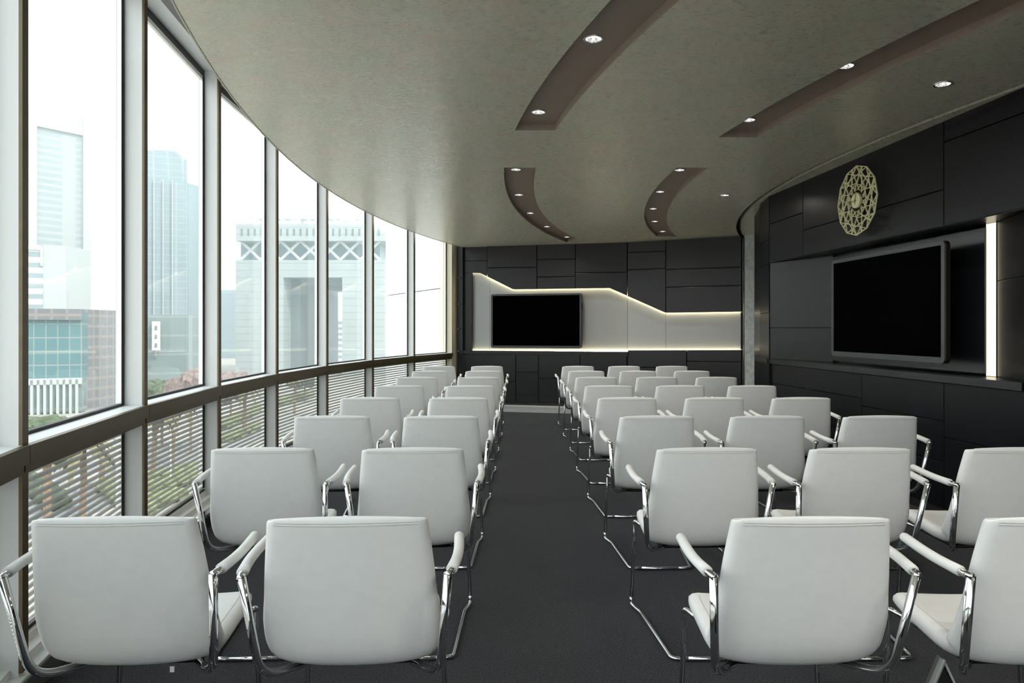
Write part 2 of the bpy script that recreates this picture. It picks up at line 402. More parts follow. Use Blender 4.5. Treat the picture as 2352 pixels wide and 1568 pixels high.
# roof slab over everything
bm = B(); planbox(bm, [(gx(GR+.25, y), y) for y in ys]+[(6.2, 12.7), (6.2, 13.6), (-1.6, 13.6), (-1.4, 12.9)][:0]+[(6.2, 13.4), (6.2, -6.4)], 3.70, 4.0)
struct(obj('roof', bm, M['bronze']))

# ------------------------------------------------------------------ window wall
DEP = .115
def ang(px, r):                                 # angle on circle of radius r hit by the sight line through image column px (far side of the arc we look at)
    a = (px-CX)/F; n = math.sqrt(1+a*a); ux, uy = a/n, 1/n
    ox, oy = -GC.x, -GC.y
    b = ox*ux+oy*uy; c = ox*ox+oy*oy-r*r
    t = -b+math.sqrt(b*b-c)
    return math.atan2(uy*t-GC.y, -(ux*t-GC.x))   # measured from the -x direction, grows with y
def pol(r, th): return Vector((GC.x-r*math.cos(th), GC.y+r*math.sin(th)))
fpx = [(52, 66), (332, 338), (503, 508), (636, 641), (751, 756), (856, 860.5), (951, 955.5)]
mth = [ang(a, GR-DEP) for a, b in fpx]
mw = .046/GR
pitch = (mth[-1]-mth[0])/(len(mth)-1)
mth.append(mth[-1]+pitch*1.02)
for k in range(1, 9): mth.insert(0, mth[0]-pitch)
ZT, ZB, ZH = .885+.02, .165, 3.13
ZT = H-.412
def ring(bm, th0, th1, r0, r1, z0, z1, n=1, mi=0):
    """straight block between two angles (bays are flat)"""
    a, b, c, d = pol(r0, th0), pol(r0, th1), pol(r1, th1), pol(r1, th0)
    planbox(bm, [a, b, c, d], z0, z1, mi)
nb = len(mth)-1
for i in range(nb):
    t0, t1 = mth[i], mth[i+1]
    g0, g1 = t0+mw, t1                          # clear bay between this post and the next
    w = bpy.data.objects.new('window_%d' % (i+1), None); COL.objects.link(w); struct(w, 'tall window bay of the curved window wall')
    bm = B(); ring(bm, t0, t0+mw, GR+.03, GR-DEP+.012, 0.0, 3.24); obj('post', bm, M['alu'], w)
    bm = B(); ring(bm, t0-.0001, t0+mw+.0001, GR-DEP+.012, GR-DEP, .10, 3.24); obj('post_cap', bm, M['bronze'], w)
    # gaskets
    gk = .012/GR
    bm = B()
    for z0, z1 in ((ZT+.005, ZH+.03), (ZB, ZT-.08)):
        ring(bm, g0, g0+gk, GR+.012, GR-.012, z0, z1); ring(bm, g1-gk*1.6, g1, GR+.012, GR-.014, z0, z1)
    ring(bm, g0, g1, GR+.012, GR-.012, ZH+.03, ZH+.075); ring(bm, g0, g1, GR+.012, GR-.012, ZT+.0, ZT+.014)
    ring(bm, g0, g1, GR+.012, GR-.012, ZB-.022, ZB-.010)
    obj('gasket', bm, M['gasket'], w)
    bm = B(); ring(bm, g0+gk, g1-gk*1.6, GR+.010, GR-.010, ZH, ZH+.03); ring(bm, g1-gk*2.8, g1-gk*1.6, GR+.01, GR-.010, ZB, ZH)
    ring(bm, g0+gk, g1-gk*1.6, GR+.010, GR-.010, ZB-.010, ZB+.008); obj('glazing_bead', bm, M['steelline'], w)
    bm = B(); ring(bm, g0+gk, g1-gk*1.6, GR+.004, GR-.004, ZT+.012, ZH+.005); obj('upper_pane', bm, M['glass'], w)
    bm = B(); ring(bm, g0+gk, g1-gk*1.6, GR+.004, GR-.004, ZB, ZT-.085); obj('lower_pane', bm, M['frit'], w)
    bm = B(); ring(bm, g0, g1, GR+.03, GR-DEP, ZT-.02, ZT); obj('transom_top', bm, M['alu'], w)
    bm = B(); ring(bm, t0+.0004, t1+.0001, GR-DEP+.002, GR-DEP-.022, ZT-.066, ZT-.0005)
    ring(bm, g0, g1, GR+.03, GR-DEP+.002, ZT-.066, ZT-.021)
    ring(bm, t0+.0006, t1-.0003, GR+.03, GR-DEP-.006, ZT-.102, ZT-.066); obj('transom_front', bm, M['bronze'], w)
    bm = B(); ring(bm, g0, g1, GR+.05, GR-DEP+.01, ZH+.075, 3.26); ring(bm, g0, g1, GR-DEP+.01, GR-DEP-.012, 3.20, 3.30)
    obj('head_frame', bm, M['alu'], w)
    bm = B(); ring(bm, t0, t1, GR+.05, GR-DEP-.01, 3.27, 3.71); obj('head_fascia', bm, M['bronze'], w)
    bm = B(); ring(bm, t0, t1, GR+.03, GR-.03, -.1, ZB-.022); ring(bm, t0, t1, GR-.03, GR-.075, -.02, .115); ring(bm, t0, t1, GR-.075, GR-DEP-.01, -.02, .085)
    obj('sill', bm, M['alu'], w)
    bm = B(); ring(bm, t0, t1, GR-DEP-.01, GR-DEP-.018, 0.001, .075); obj('sill_face', bm, M['greyrim'], w)
# end of the window wall: pale return against the far wall
e0 = pol(GR+.05, mth[-1]); e1 = pol(GR-DEP, mth[-1])
bm = B(); planbox(bm, [e0, e1, (-1.165, 12.55), (-1.5, 12.75)], 0, 3.7)
struct(obj('wall_corner', bm, basic('cream_reveal', (.74, .68, .52), .5)), 'cream reveal where the window wall meets the far wall')
# black floor box (power rail) on the sill near the second window
bm = B()
s0 = ang(437, GR-DEP-.05); s1 = s0+.55/GR
ring(bm, s0, s1, GR-DEP-.02, GR-DEP-.075, .0, .07)
pr = tag(obj('floor_rail', bm, M['frame_dark']), 'low black rail on the carpet at the foot of the windows', 'rail')
bm = B(); ring(bm, s0+.02/GR, s1, GR-DEP-.02, GR-DEP-.068, .07, .085); obj('rail_cap', bm, M['chrome'], pr)

# ------------------------------------------------------------------ far wall
bm = B()
def back(bm):
    la = (A1-A0).length; lb = (B1-A1).length
    P = [WA.pt(0, 0, -.16), WA.pt(la, 0, -.16), WB.pt(lb+.1, 0, -.16), WB.pt(lb+.1, 0, -.45), WA.pt(la, 0, -.45), WA.pt(0, 0, -.45)]
    planbox(bm, [(p.x, p.y) for p in P], 0.0, 2.95)
back(bm)
wall_b = struct(obj('wall_back', bm, M['blackback']), 'far wall clad in black panels round a lit pale recess')
NT = [(1084, 626.5), (1103, 627), (1177, 664.3), (1184.5, 664.7), (1400, 661.5), (1441, 680), (1525, 717.3), (1531, 718.5), (1700.5, 716)]
topA = lambda x: 565.8 - max(0, x-1119)*.0285
bm = B(); bp = B()
T = .10
U = 545                                         # run the top edge up behind the ceiling
up = lambda x: (x, 552 if x < 1500 else 530)
def pA(*p): panel(bm, WA, p, T, .006, bevel=.005)
def pB(*p): panel(bm, WB, p, T, .006, bevel=.005)
pA((1119, 615), (1233.5, 613.6), up(1233.5), up(1119))
pA((1119, 635.3), (1177, 664.3), (1184.5, 664.7), (1233.5, 664), (1233.5, 613.6), (1119, 615))
pA((1233.5, 596), (1322, 594.5), up(1322), up(1233.5))
pA((1233.5, 636.4), (1322, 634.8), (1322, 594.5), (1233.5, 596))
pA((1233.5, 664), (1322, 662.7), (1322, 634.8), (1233.5, 636.4))
pA((1322, 626.6), (1441, 624.8), up(1441), up(1322))
pA((1322, 662.7), (1400, 661.5), (1441, 680), (1441, 624.8), (1322, 626.6))
pB((1441, 579.8), (1529.5, 576.5), up(1529.5), up(1441))
pB((1441, 619.6), (1529.5, 616.2), (1529.5, 576.5), (1441, 579.8))
pB((1441, 680), (1525, 717.3), (1529.5, 718.4), (1529.5, 616.2), (1441, 619.6))
pB((1529.5, 619), (1703.5, 613), up(1703.5), up(1529.5))
pB((1529.5, 659.8), (1703.5, 655), (1703.5, 613), (1529.5, 619))
pB((1529.5, 718.4), (1703.5, 716), (1703.5, 655), (1529.5, 659.8))
pB((1441, 843), (1577.4, 844.5), (1577.4, 803.2), (1441, 803.6))
pB((1577.4, 829.6), (1703.5, 831), (1703.5, 802.8), (1577.4, 803.2))
pB((1441, 931), (1577.4, 938), (1577.4, 844.5), (1441, 843))
pB((1577.4, 938), (1703.5, 946), (1703.5, 831), (1577.4, 829.6))
pB((1700.5, 802.8), (1703.5, 802.8), (1703.5, 716), (1700.5, 716))
# left strip, in blue-grey, and the set-back block beside it
for y0, y1 in ((552, 638), (638, 698), (698, 755), (755, 806), (806, 955)):
    panel(bm, WA, ((1051, y1), (1063, y1), (1063, y0), (1051, y0)), T, .003)
WAs = WA.off(-.07)
panel(bm, WAs, ((1065, 599), (1119, 598.5), (1119, 552), (1065, 552)), .04, .003)
panel(bm, WAs, ((1065, 626.5), (1103, 627), (1119, 635.3), (1119, 598.5), (1065, 599)), .04, .003)
panel(bm, WAs, ((1064.5, 806), (1084, 805), (1084, 626.5), (1064.5, 626.5)), .04, .0)
obj('wall_panelling', bm, M['blackpanel2'], wall_b)
bm = B()
panel(bm, WA.off(-.03), ((1119, 635.3), (1177, 664.3), (1184.5, 664.7), (1400, 661.5), (1441, 680), up(1441), up(1119)), .065, .004, bevel=0)
panel(bm, WB.off(-.03), ((1441, 680), (1525, 717.3), (1531, 718.5), (1703.5, 716), up(1703.5), up(1441)), .065, .004, bevel=0)
obj('light_stop_sheet', bm, M['blackback'], wall_b)  # sheet added to stop strip light leaking through the panel seams
# pale niche back, three sheets with hairline joints
bm = B()
dN = -.13
for pl, pts in ((WA, [(1082, 806), (1125, 806), (1125, 600), (1082, 600)]), (WA, [(1125, 806), (1441, 806), (1441, 640), (1125, 600)]),
                (WB, [(1441, 806), (1529.5, 806), (1529.5, 690), (1441, 640)]), (WB, [(1529.5, 806), (1704, 806), (1704, 690), (1529.5, 690)])):
    panel(bm, pl.off(dN), pts, .02, .0022, bevel=.0)
obj('niche_panel', bm, M['niche'], wall_b)['label'] = 'pale grey back panel of the recess'
# warm light strips hidden behind the upper edge and along the foot of the recess
bm = B()
def ledrun(pts, dz, w, o):
    for (a, b) in zip(pts, pts[1:]):
        pl = WA if (a[0]+b[0])/2 < 1441 else WB
        p = pl.off(o); va, vb = p.at(*a), p.at(*b)
        n3 = Vector((pl.n.x, pl.n.y, 0))
        e = (vb-va).normalized(); upv = n3.cross(e).normalized()
        if upv.z < 0: upv = -upv
        c = [va+upv*dz, vb+upv*dz, vb+upv*dz-n3*w, va+upv*dz-n3*w]
        hexa(bm, c+[q+upv*.006 for q in c])
ledrun([(1084, 626.5), (1103, 627), (1119, 635.4)], .022, .012, -.113); ledrun([(1119, 635.4)]+NT[2:], .022, .018, -.104)
obj('light_strip', bm, M['led'], wall_b)['label'] = 'warm light strip'
bm = B(); ledrun([(1084, 804.2), (1441, 803.6)], -.022, .018, -.104); ledrun([(1441, 803.6), (1700.5, 802.8)], -.022, .018, -.104)
obj('light_strip', bm, M['led2'], wall_b)['label'] = 'warm light strip'

# low cabinet with doors and counter ledge under the screen recess
WAc = WA.off(.02)
cab = thing('low_cabinet', 'long black low cabinet under the wall screen with the pale lit recess', 'cabinet', (0, 0, 0))
bm = B(); a, b = WA.pt(.13, 0, .0), WA.pt((A1-A0).length-.005, 0, .0); c, d = WA.pt((A1-A0).length-.005, 0, -.155), WA.pt(.13, 0, -.155)
planbox(bm, [(q.x, q.y) for q in (a, b, c, d)], 0.0, .87); obj('body', bm, M['blackback'], cab)
def door(pl, pts, par, name='door'):
    bm = B(); panel(bm, pl, pts, .02, .007, bevel=.005); return obj(name, bm, M['blackpanel2'], par)
for pts in (((1068, 877), (1185, 877), (1185, 812), (1068, 812)), ((1068, 923.5), (1185, 923.5), (1185, 877), (1068, 877)),
            ((1185, 855.3), (1237, 855), (1237, 812), (1185, 812)), ((1185, 907), (1237, 907), (1237, 855), (1185, 855.3)), ((1185, 923.5), (1237, 923.5), (1237, 907), (1185, 907)),
            ((1237, 869.4), (1332.5, 868.5), (1332.5, 811.5), (1237, 812)), ((1237, 924), (1332.5, 925), (1332.5, 868.5), (1237, 869.4)),
            ((1332.5, 868.5), (1440, 868), (1440, 811), (1332.5, 811.5)), ((1332.5, 925), (1440, 927), (1440, 868), (1332.5, 868.5))):
    door(WAc, pts, cab)
bm = B(); panel(bm, WA.off(.012), ((1068, 931), (1440, 934), (1440, 927), (1068, 923.5)), .01, .0); obj('plinth', bm, M['blackback'], cab)
bm = B(); p0 = WA.off(.04)
q = [p0.at(1063.5, 805), p0.at(1441, 804)]
l0, l1 = p0.loc(q[0]), p0.loc(q[1]); z1 = q[0].z
P = [p0.pt(l0, 0), p0.pt(l1, 0), p0.pt(l1, 0, -.137), p0.pt(l0, 0, -.137)]
fs = planbox(bm, [(v.x, v.y) for v in P], z1-.055, z1)
tag(obj('counter_ledge', bm, M['blackpanel2']), 'black ledge on top of the far low cabinet, below the wall screen', 'ledge')

# ------------------------------------------------------------------ screens
def screen(name, label, pl, pxs, th, bez, sidebox, standoff, bt=.03, bb=.042):
    """pxs: TL, TR, BR, BL corner columns/rows of the casing front"""
    P = [pl.at(*p) for p in pxs]
    l0 = (pl.loc(P[0])+pl.loc(P[3]))/2; l1 = (pl.loc(P[1])+pl.loc(P[2]))/2
    zt = (P[0].z+P[1].z)/2; zb = (P[2].z+P[3].z)/2
    l0, l1 = min(l0, l1), max(l0, l1)
    base = pl.pt((l0+l1)/2, zb)
    r = thing(name, label, 'television', base)
    inv = Matrix.Translation(-base)
    def rr(a0, a1, b0, b1, rad, n=5):
        out = []
        for (cx_, cz_, s) in ((a1-rad, b1-rad, 0), (a0+rad, b1-rad, 1), (a0+rad, b0+rad, 2), (a1-rad, b0+rad, 3)):
            for k in range(n+1):
                t = math.pi/2*(s+k/n); out.append((cx_+rad*math.cos(t), cz_+rad*math.sin(t)))
        return out
    n3 = Vector((pl.n.x, pl.n.y, 0))
    bm = B(); prism(bm, [pl.pt(l, z, -.012) for l, z in rr(l0, l1, zb, zt, .035)], -n3*(th-.012)); bmesh.ops.transform(bm, matrix=inv, verts=bm.verts[:])
    obj('casing', bm, M['tvback'], r)
    bm = B(); o = [pl.pt(l, z, 0) for l, z in rr(l0, l1, zb, zt, .035)]; i_ = [pl.pt(l, z, 0) for l, z in rr(l0+bez, l1-bez, zb+bb, zt-bt, .003)]
    n = len(o)
    vo = [bm.verts.new(v) for v in o]; vi = [bm.verts.new(v) for v in i_]; vo2 = [bm.verts.new(v-n3*.014) for v in o]; vi2 = [bm.verts.new(v-n3*.008) for v in i_]
    for k in range(n):
        m = (k+1) % n
        bm.faces.new((vo[k], vo[m], vi[m], vi[k])); bm.faces.new((vo[m], vo[k], vo2[k], vo2[m])); bm.faces.new((vi[k], vi[m], vi2[m], vi2[k]))
    bmesh.ops.transform(bm, matrix=inv, verts=bm.verts[:]); obj('bezel', bm, M['bezel'], r)
    bm = B(); prism(bm, [pl.pt(l, z, -.006) for l, z in rr(l0+bez-.002, l1-bez+.002, zb+bb-.002, zt-bt+.002, .003)], -n3*.004)
    bmesh.ops.transform(bm, matrix=inv, verts=bm.verts[:]); obj('screen', bm, M['screen'], r)
    bm = B(); lm, zm = (l0+l1)/2, (zb+zt)/2
    prism(bm, [pl.pt(lm+a*.3, zm+b*.2, -th+.002) for a, b in ((-1, -1), (1, -1), (1, 1), (-1, 1))], -n3*(standoff-th)); bmesh.ops.transform(bm, matrix=inv, verts=bm.verts[:])
    obj('wall_bracket', bm, M['frame_dark'], r)
    if sidebox:
        bm = B(); prism(bm, [pl.pt(l1+.0, z, -.03) if k in (0, 3) else pl.pt(l1+.012, z, -.03) for k, z in enumerate((zt-.29, zt-.29, zt-.16, zt-.16))], -n3*.04)
        bmesh.ops.transform(bm, matrix=inv, verts=bm.verts[:]); obj('side_control', bm, M['frame_dark'], r)
    return r
screen('wall_screen', 'wide black wall screen in the pale lit recess of the far wall', WA.off(.01), [(1127.5, 676), (1335.5, 672.5), (1335.5, 798.5), (1127.5, 800)], .085, .032, True, .14)

# ------------------------------------------------------------------ side wall
Rc = WR                                          # upper panel plane
ZS, ZCT = 2.04, 1.0                              # niche soffit and counter top
wl = lambda px, py=700: WR.loc(WR.at(px, py))
# front upper panels
wall_r_bm = B()
cor = Vector((2.672, 7.676)); ret = Vector((2.744, 8.185)); ret2 = Vector((2.97, 9.1)); ret3 = Vector((3.62, 10.95))
planbox(wall_r_bm, [(cor.x+.03, cor.y-.01), (ret.x+.03, ret.y), (ret2.x+.03, ret2.y), (ret3.x, ret3.y), (4.6, 11.0), (4.6, -6.6), (3.45+.6, -6.6)], 0.0, .10)
wb = [WR.pt(WR.loc(Vector((cor.x, cor.y, 0))), 0, -.03), WR.pt(WR.loc(Vector((4.0, -6.6, 0))), 0, -.03)]
planbox(wall_r_bm, [(wb[0].x, wb[0].y), (wb[1].x, wb[1].y), (wb[1].x+.8, wb[1].y), (wb[0].x+.8, wb[0].y+.2)], ZS+.012, 2.95)
# body behind the niche
nb0 = Vector((2.985, 6.82)); nb1 = Vector((3.155, 4.822)); nb2 = Vector((3.2, 3.9))
planbox(wall_r_bm, [(cor.x+.03, cor.y-.02), (nb0.x+.04, nb0.y), (nb1.x+.16, nb1.y), (nb2.x+.3, nb2.y), (4.1, -6.6), (4.9, -6.6), (4.9, 7.7)], .0, ZS+.012)
planbox(wall_r_bm, [(cor.x+.035, cor.y), (ret.x+.035, ret.y), (ret2.x+.04, ret2.y), (ret3.x+.04, ret3.y), (4.9, 10.9), (4.9, 7.65)], 0.0, 2.95)
wall_r = struct(obj('wall_right', wall_r_bm, M['blackback']), 'side wall clad in black panels with a recess for the large screen')
bm = B()
def pR(*p, th=.03): panel(bm, WR, p, th, .004)
pR((1767, 515), (1844, 488.5), (1844, 405), (1767, 440))
pR((1767, 604.5), (1844, 588), (1844, 488.5), (1767, 515))
pR((1844, 529.6), (2167.5, 434.7), (2167.5, 262), (1844, 405))
pR((1844, 588), (2167.5, 519.6), (2167.5, 434.7), (1844, 529.6))
pR((2167.5, 326.9), (2420, 232), (2420, 130), (2167.5, 262))
pR((2167.5, 519.6), (2420, 463.3), (2420, 232), (2167.5, 326.9))
# plain continuation towards and past the camera
l2 = wl(2420); P = [WR.pt(l2+.004, ZS), WR.pt(l2+9.2, ZS), WR.pt(l2+9.2, 2.90), WR.pt(l2+.004, 2.90)]
prism(bm, P, Vector((-WR.n.x, -WR.n.y, 0))*.03, .003)
# soffit of the recess
planbox(bm, [(WR.pt(wl(1767), 0).x+.002, WR.pt(wl(1767), 0).y), (WR.pt(l2+9, 0, -.012).x, WR.pt(l2+9, 0, -.012).y), (4.2, -5.0), (3.6, 4.0), (3.5, 5.0), (3.3, 7.3)], ZS+.0, ZS+.012)
# return towards the far wall
for z0, z1 in ((0, .97), (.97, 1.5), (1.5, 2.03), (2.03, 2.30), (2.30, 2.84)):
    for a, b in ((cor, ret),):
        planbox(bm, [(a.x+.003, a.y+.004), (b.x, b.y), (b.x+.03, b.y), (a.x+.034, a.y+.004)], z0+.003, z1-.003)
for a, b in ((ret, ret2), (ret2, ret3)):
    planbox(bm, [(a.x+.012, a.y+.004), (b.x+.012, b.y), (b.x+.04, b.y), (a.x+.04, a.y+.004)], 0.0, 2.84)
obj('wall_panelling', bm, M['blackpanel'], wall_r)
# recess back panels: slanted left leaf, flat backing, far leaf turning forward
bm = B()
pl_l = Plane((cor.x+.006, cor.y-.012), (nb0.x, nb0.y)); 
if pl_l.n.x > 0: pl_l.n = -pl_l.n
ll = (nb0-cor).length
for z0, z1 in ((ZCT, 1.335), (1.335, ZS)):
    P = [pl_l.pt(.004, z0+.002), pl_l.pt(ll, z0+.002), pl_l.pt(ll, z1-.002), pl_l.pt(.004, z1-.002)]
    prism(bm, P, Vector((-pl_l.n.x, -pl_l.n.y, 0))*.03, .002)
obj('recess_leaf', bm, M['blackpanel'], wall_r)
bm = B(); pl_b = Plane((nb0.x, nb0.y), (nb1.x, nb1.y))
if pl_b.n.x > 0: pl_b.n = -pl_b.n
lb_ = (nb1-nb0).length
prism(bm, [pl_b.pt(-.02, ZCT+.016), pl_b.pt(lb_, ZCT+.016), pl_b.pt(lb_, ZS-.022), pl_b.pt(-.02, ZS-.022)], Vector((-pl_b.n.x, -pl_b.n.y, 0))*.03, .002)
obj('recess_backing', bm, M['blackgloss'], wall_r)
# light panel standing beside the backing
li0 = pl_b.off(-.012).at(2265, 700); li1 = pl_b.off(-.012).at(2286.5, 700)
bm = B(); v = [li0, li1]
n3 = Vector((-pl_b.n.x, -pl_b.n.y, 0))*.004
prism(bm, [Vector((v[0].x, v[0].y, ZCT+.003)), Vector((v[1].x, v[1].y, ZCT+.003)), Vector((v[1].x, v[1].y, ZS-.002)), Vector((v[0].x, v[0].y, ZS-.002))], n3)
obj('light_panel', bm, M['tube'], wall_r)['label'] = 'glowing warm white vertical light panel'
# leaf right of the light
rp0 = Vector((li1.x+.004, li1.y-.012)); rp1 = Vector((3.05, 4.28)); rp2 = Vector((3.19, 3.9))
bm = B()
pl_r = Plane(rp0, rp1)
if pl_r.n.x > 0: pl_r.n = -pl_r.n
lr = (rp1-rp0).length
for z0, z1 in ((ZCT, 1.645), (1.645, ZS)):
    prism(bm, [pl_r.pt(.002, z0+.002), pl_r.pt(lr, z0+.002), pl_r.pt(lr, z1-.003), pl_r.pt(.002, z1-.003)], Vector((-pl_r.n.x, -pl_r.n.y, 0))*.03, .002)
obj('recess_leaf', bm, M['blackgloss'], wall_r)

# long side cabinet and its counter
cab2 = thing('low_cabinet', 'long black side cabinet below the big screen, behind the wall-end chairs', 'cabinet', (0, 0, 0))
lc0, lc1 = wl(1768), wl(2420)
WRc = WR.off(-.02)
bm = B(); Q = [WR.pt(lc0+.02, 0, -.045), WR.pt(lc1+4, 0, -.045), WR.pt(lc1+4, 0, -.30), WR.pt(lc0+.05, 0, -.30)]
planbox(bm, [(q.x, q.y) for q in Q], 0.0, .95); obj('body', bm, M['blackback'], cab2)
zl = lambda px, py: WRc.at(px, py)
for pts in (((1769, 865), (1979.5, 932), (1979.5, 855), (1769, 829)), ((1769, 930), (1979.5, 1013), (1979.5, 932), (1769, 865)),
            ((1769, 1040), (1979.5, 1170), (1979.5, 1013), (1769, 930)),
            ((1979.5, 932), (2168, 967), (2168, 872), (1979.5, 855)), ((1979.5, 1013), (2168, 1057), (2168, 967), (1979.5, 932)), ((1979.5, 1170), (2168, 1230), (2168, 1057), (1979.5, 1013)),
            ((2168, 1006), (2460, 1066), (2460, 905), (2168, 872)), ((2168, 1230), (2460, 1330), (2460, 1066), (2168, 1006))):
    V = [zl(*p) for p in pts]
    zt_ = (V[2].z+V[3].z)/2; zb_ = (V[0].z+V[1].z)/2
    bm = B(); a, b = WRc.loc(V[0]), WRc.loc(V[1])
    zt_ = min(zt_, .945); zb_ = max(zb_, .06)
    if zt_-zb_ < .05: bm.free(); continue
    prism(bm, [WRc.pt(l, z) for l, z in ((a+.003, zb_+.003), (b-.003, zb_+.003), (b-.003, zt_-.003), (a+.003, zt_-.003))], Vector((-WR.n.x, -WR.n.y, 0))*.024, .002)
    obj('door', bm, M['blackpanel'], cab2)
bm = B()
Q = [WR.pt(wl(1757), 0, .012), WR.pt(wl(1964.6)-.001, 0, .012), WR.pt(wl(1964.6)-.001, 0, -.42), WR.pt(wl(1757)+.05, 0, -.06)]
planbox(bm, [(q.x, q.y) for q in Q], ZCT-.05, ZCT)
Q = [WR.pt(wl(1964.6)+.001, 0, .012), WR.pt(wl(2351), 0, .012), WR.pt(wl(2351), 0, -.42), WR.pt(wl(1964.6)+.001, 0, -.42)]
planbox(bm, [(q.x, q.y) for q in Q], ZCT-.05, ZCT)
Q = [WR.pt(wl(2351)+.004, 0, .0), WR.pt(lc1+4, 0, .0), WR.pt(lc1+4, 0, -.42), WR.pt(wl(2351)+.004, 0, -.42)]
planbox(bm, [(q.x, q.y) for q in Q], ZCT-.05, ZCT)
Q = [(cor.x-.02, cor.y+.005), (ret.x-.05, ret.y+.02), (ret.x+.0, ret.y+.02), (cor.x+.0, cor.y+.005)]
planbox(bm, Q, ZCT-.05, ZCT)
tag(obj('counter_ledge', bm, M['blackgloss']), 'long black glossy counter running below the big side screen', 'ledge')

screen('wall_screen', 'large black wall screen over the side counter, beside the glowing light panel', WR, [(1907, 600), (2170, 550.5), (2168.5, 833), (1912, 818)], .045, .036, False, .165)

# column and slim strips at the far corner of the room
bm = B(); c0 = atd(1712, 540, 10.85); c1 = atd(1733.5, 540, 10.75)
planbox(bm, [(c0.x, c0.y), (c1.x, c1.y), (c1.x+.03, c1.y+.3), (c0.x+.05, c0.y+.3)], 0, ZC)
struct(obj('column', bm, M['concrete']), 'slim pale concrete column in the far corner')
bm = B(); s0 = WB.off(.0).at(1705, 700); planbox(bm, [(s0.x, s0.y), (s0.x+.012, s0.y-.005), (s0.x+.02, s0.y+.05), (s0.x+.005, s0.y+.05)], 0, ZC-.04)
struct(obj('trim_7', bm, M['bezel']), 'slim metal strip at the edge of the far wall')
bm = B(); planbox(bm, [(3.50, 11.05), (3.62, 10.95), (3.75, 11.3), (3.45, 11.4)], 0, ZC); planbox(bm, [(3.36, 11.1), (3.52, 11.02), (3.6, 11.5), (3.3, 11.5)], 0, 2.95)
struct(obj('wall_corner_2', bm, M['blackback']))

# ------------------------------------------------------------------ wall clock
PC = WR.off(.075)
cc = PC.at(1968, 460.5)
ck = thing('wall_clock', 'openwork pale gold wall clock on the black side wall above the big screen', 'clock', cc)
e1 = Vector((WR.t.x, WR.t.y, 0)); e2 = Vector((0, 0, 1)); e3 = Vector((WR.n.x, WR.n.y, 0))
RC = .288
def cp(r, k, o=0.0):
    t = math.pi/2-k*2*math.pi/12
    return e1*(r*RC*math.cos(t))+e2*(r*RC*math.sin(t))+e3*o
def bar(bm, a, b, w=.0036, th=.005):
    d = (b-a).normalized(); s = d.cross(e3).normalized()
    a = a-d*w*.5; b = b+d*w*.5
    hexa(bm, [a-s*w-e3*th, a+s*w-e3*th, b+s*w-e3*th, b-s*w-e3*th, a-s*w+e3*th, a+s*w+e3*th, b+s*w+e3*th, b-s*w+e3*th])
bm = B()
for k in range(12): bar(bm, cp(1, k), cp(1, k+1), .0034)
obj('rim', bm, M['gold'], ck)
bm = B()
for k in range(12):
    bar(bm, cp(1, k), cp(1, k+3), .0024)
    u, v = cp(.966, k+.5), cp(.966, k+5.5)
    d_ = (v-u); bar(bm, u, u+d_*.40, .0024); bar(bm, v, v-d_*.40, .0024)
    u, v = cp(1, k), cp(1, k+4)
    if k % 2 == 0: bar(bm, u, u+(v-u)*.5, .0024)
    bar(bm, cp(.47, k), cp(.47, k+1), .0022)
obj('lattice', bm, M['gold'], ck)
bm = B(); prism(bm, [cp(.235*(1.0 if k % 2 == 0 else .93), k*1.2+.2, .012) for k in range(10)], -e3*.02); obj('dial', bm, M['gold'], ck)
bm = B()
bar(bm, cp(.10, 6.4, .018), cp(.46, .35, .018), .0032, .0015); obj('minute_hand', bm, M['golddark'], ck)
bm = B(); bar(bm, cp(.06, 3.0, .021), cp(.36, 8.8, .021), .0036, .0015); obj('hour_hand', bm, M['golddark'], ck)
bm = B(); tube(bm, [e3*-.073, e3*.024], .007, 10); tube(bm, [e3*-.073, e3*-.008], .03, 14); obj('spindle', bm, M['golddark'], ck)

# ------------------------------------------------------------------ downlights
dl_spec = [
 (1363, 89, 1, 'round downlight in the long window-side ceiling recess, the larger of its two'),
 (1237, 257, 1, 'round downlight at the square end of the long window-side ceiling recess'),
 (1943, 151, 1, 'round downlight in the long wall-side ceiling recess, the larger of its two'),
 (1720, 275, 1, 'round downlight at the square end of the long wall-side ceiling recess'),
 (2166, 193, 0, 'round downlight in plain ceiling near the dark wall, above the clock'),
 (1665, 448, 0, 'small round downlight in plain ceiling between the short recess and ceiling slot'),
 (1185, 389, 1, 'downlight at the near square end of the hooked window-side ceiling recess'),
 (1192, 447, 1, 'second downlight along the hooked window-side ceiling recess'),
 (1218, 489, 1, 'third and middle downlight of the hooked window-side ceiling recess'),
 (1256, 520, 1, 'fourth downlight along the hooked window-side ceiling recess'),
 (1302, 544, 1, 'last downlight at the pointed tip of the hooked window-side ceiling recess'),
 (1561, 390, 1, 'downlight at the near square end of the short curved recess by the wall'),
 (1516, 440, 1, 'second downlight along the short curved recess by the wall'),
 (1500, 479, 1, 'third and middle downlight of the short curved recess by the wall'),
 (1504, 508, 1, 'fourth downlight along the short curved recess by the wall'),
 (1522, 531, 1, 'last downlight at the far end of the short curved recess by the wall')]
def make_dl(loc, label):
    r = thing('downlight', label, 'downlight', loc, group='recessed ceiling downlights')
    bm = B(); lathe(bm, [(.053, .0), (.053, -.004), (.049, -.0055), (.041, -.004), (.0395, .0)], 28); obj('trim_ring', bm, M['chrome'], r, True)
    bm = B(); lathe(bm, [(.0405, -.003), (.037, -.0012), (.028, -.0006), (.016, -.0008)], 24); obj('reflector', bm, M['reflector'], r)
    bm = B(); lathe(bm, [(.009, -.001), (.0085, -.003), (.006, -.005), (.0, -.006)], 16); obj('bulb', bm, M['lampglow'], r, True)
    return r
dl0 = None; dls = []
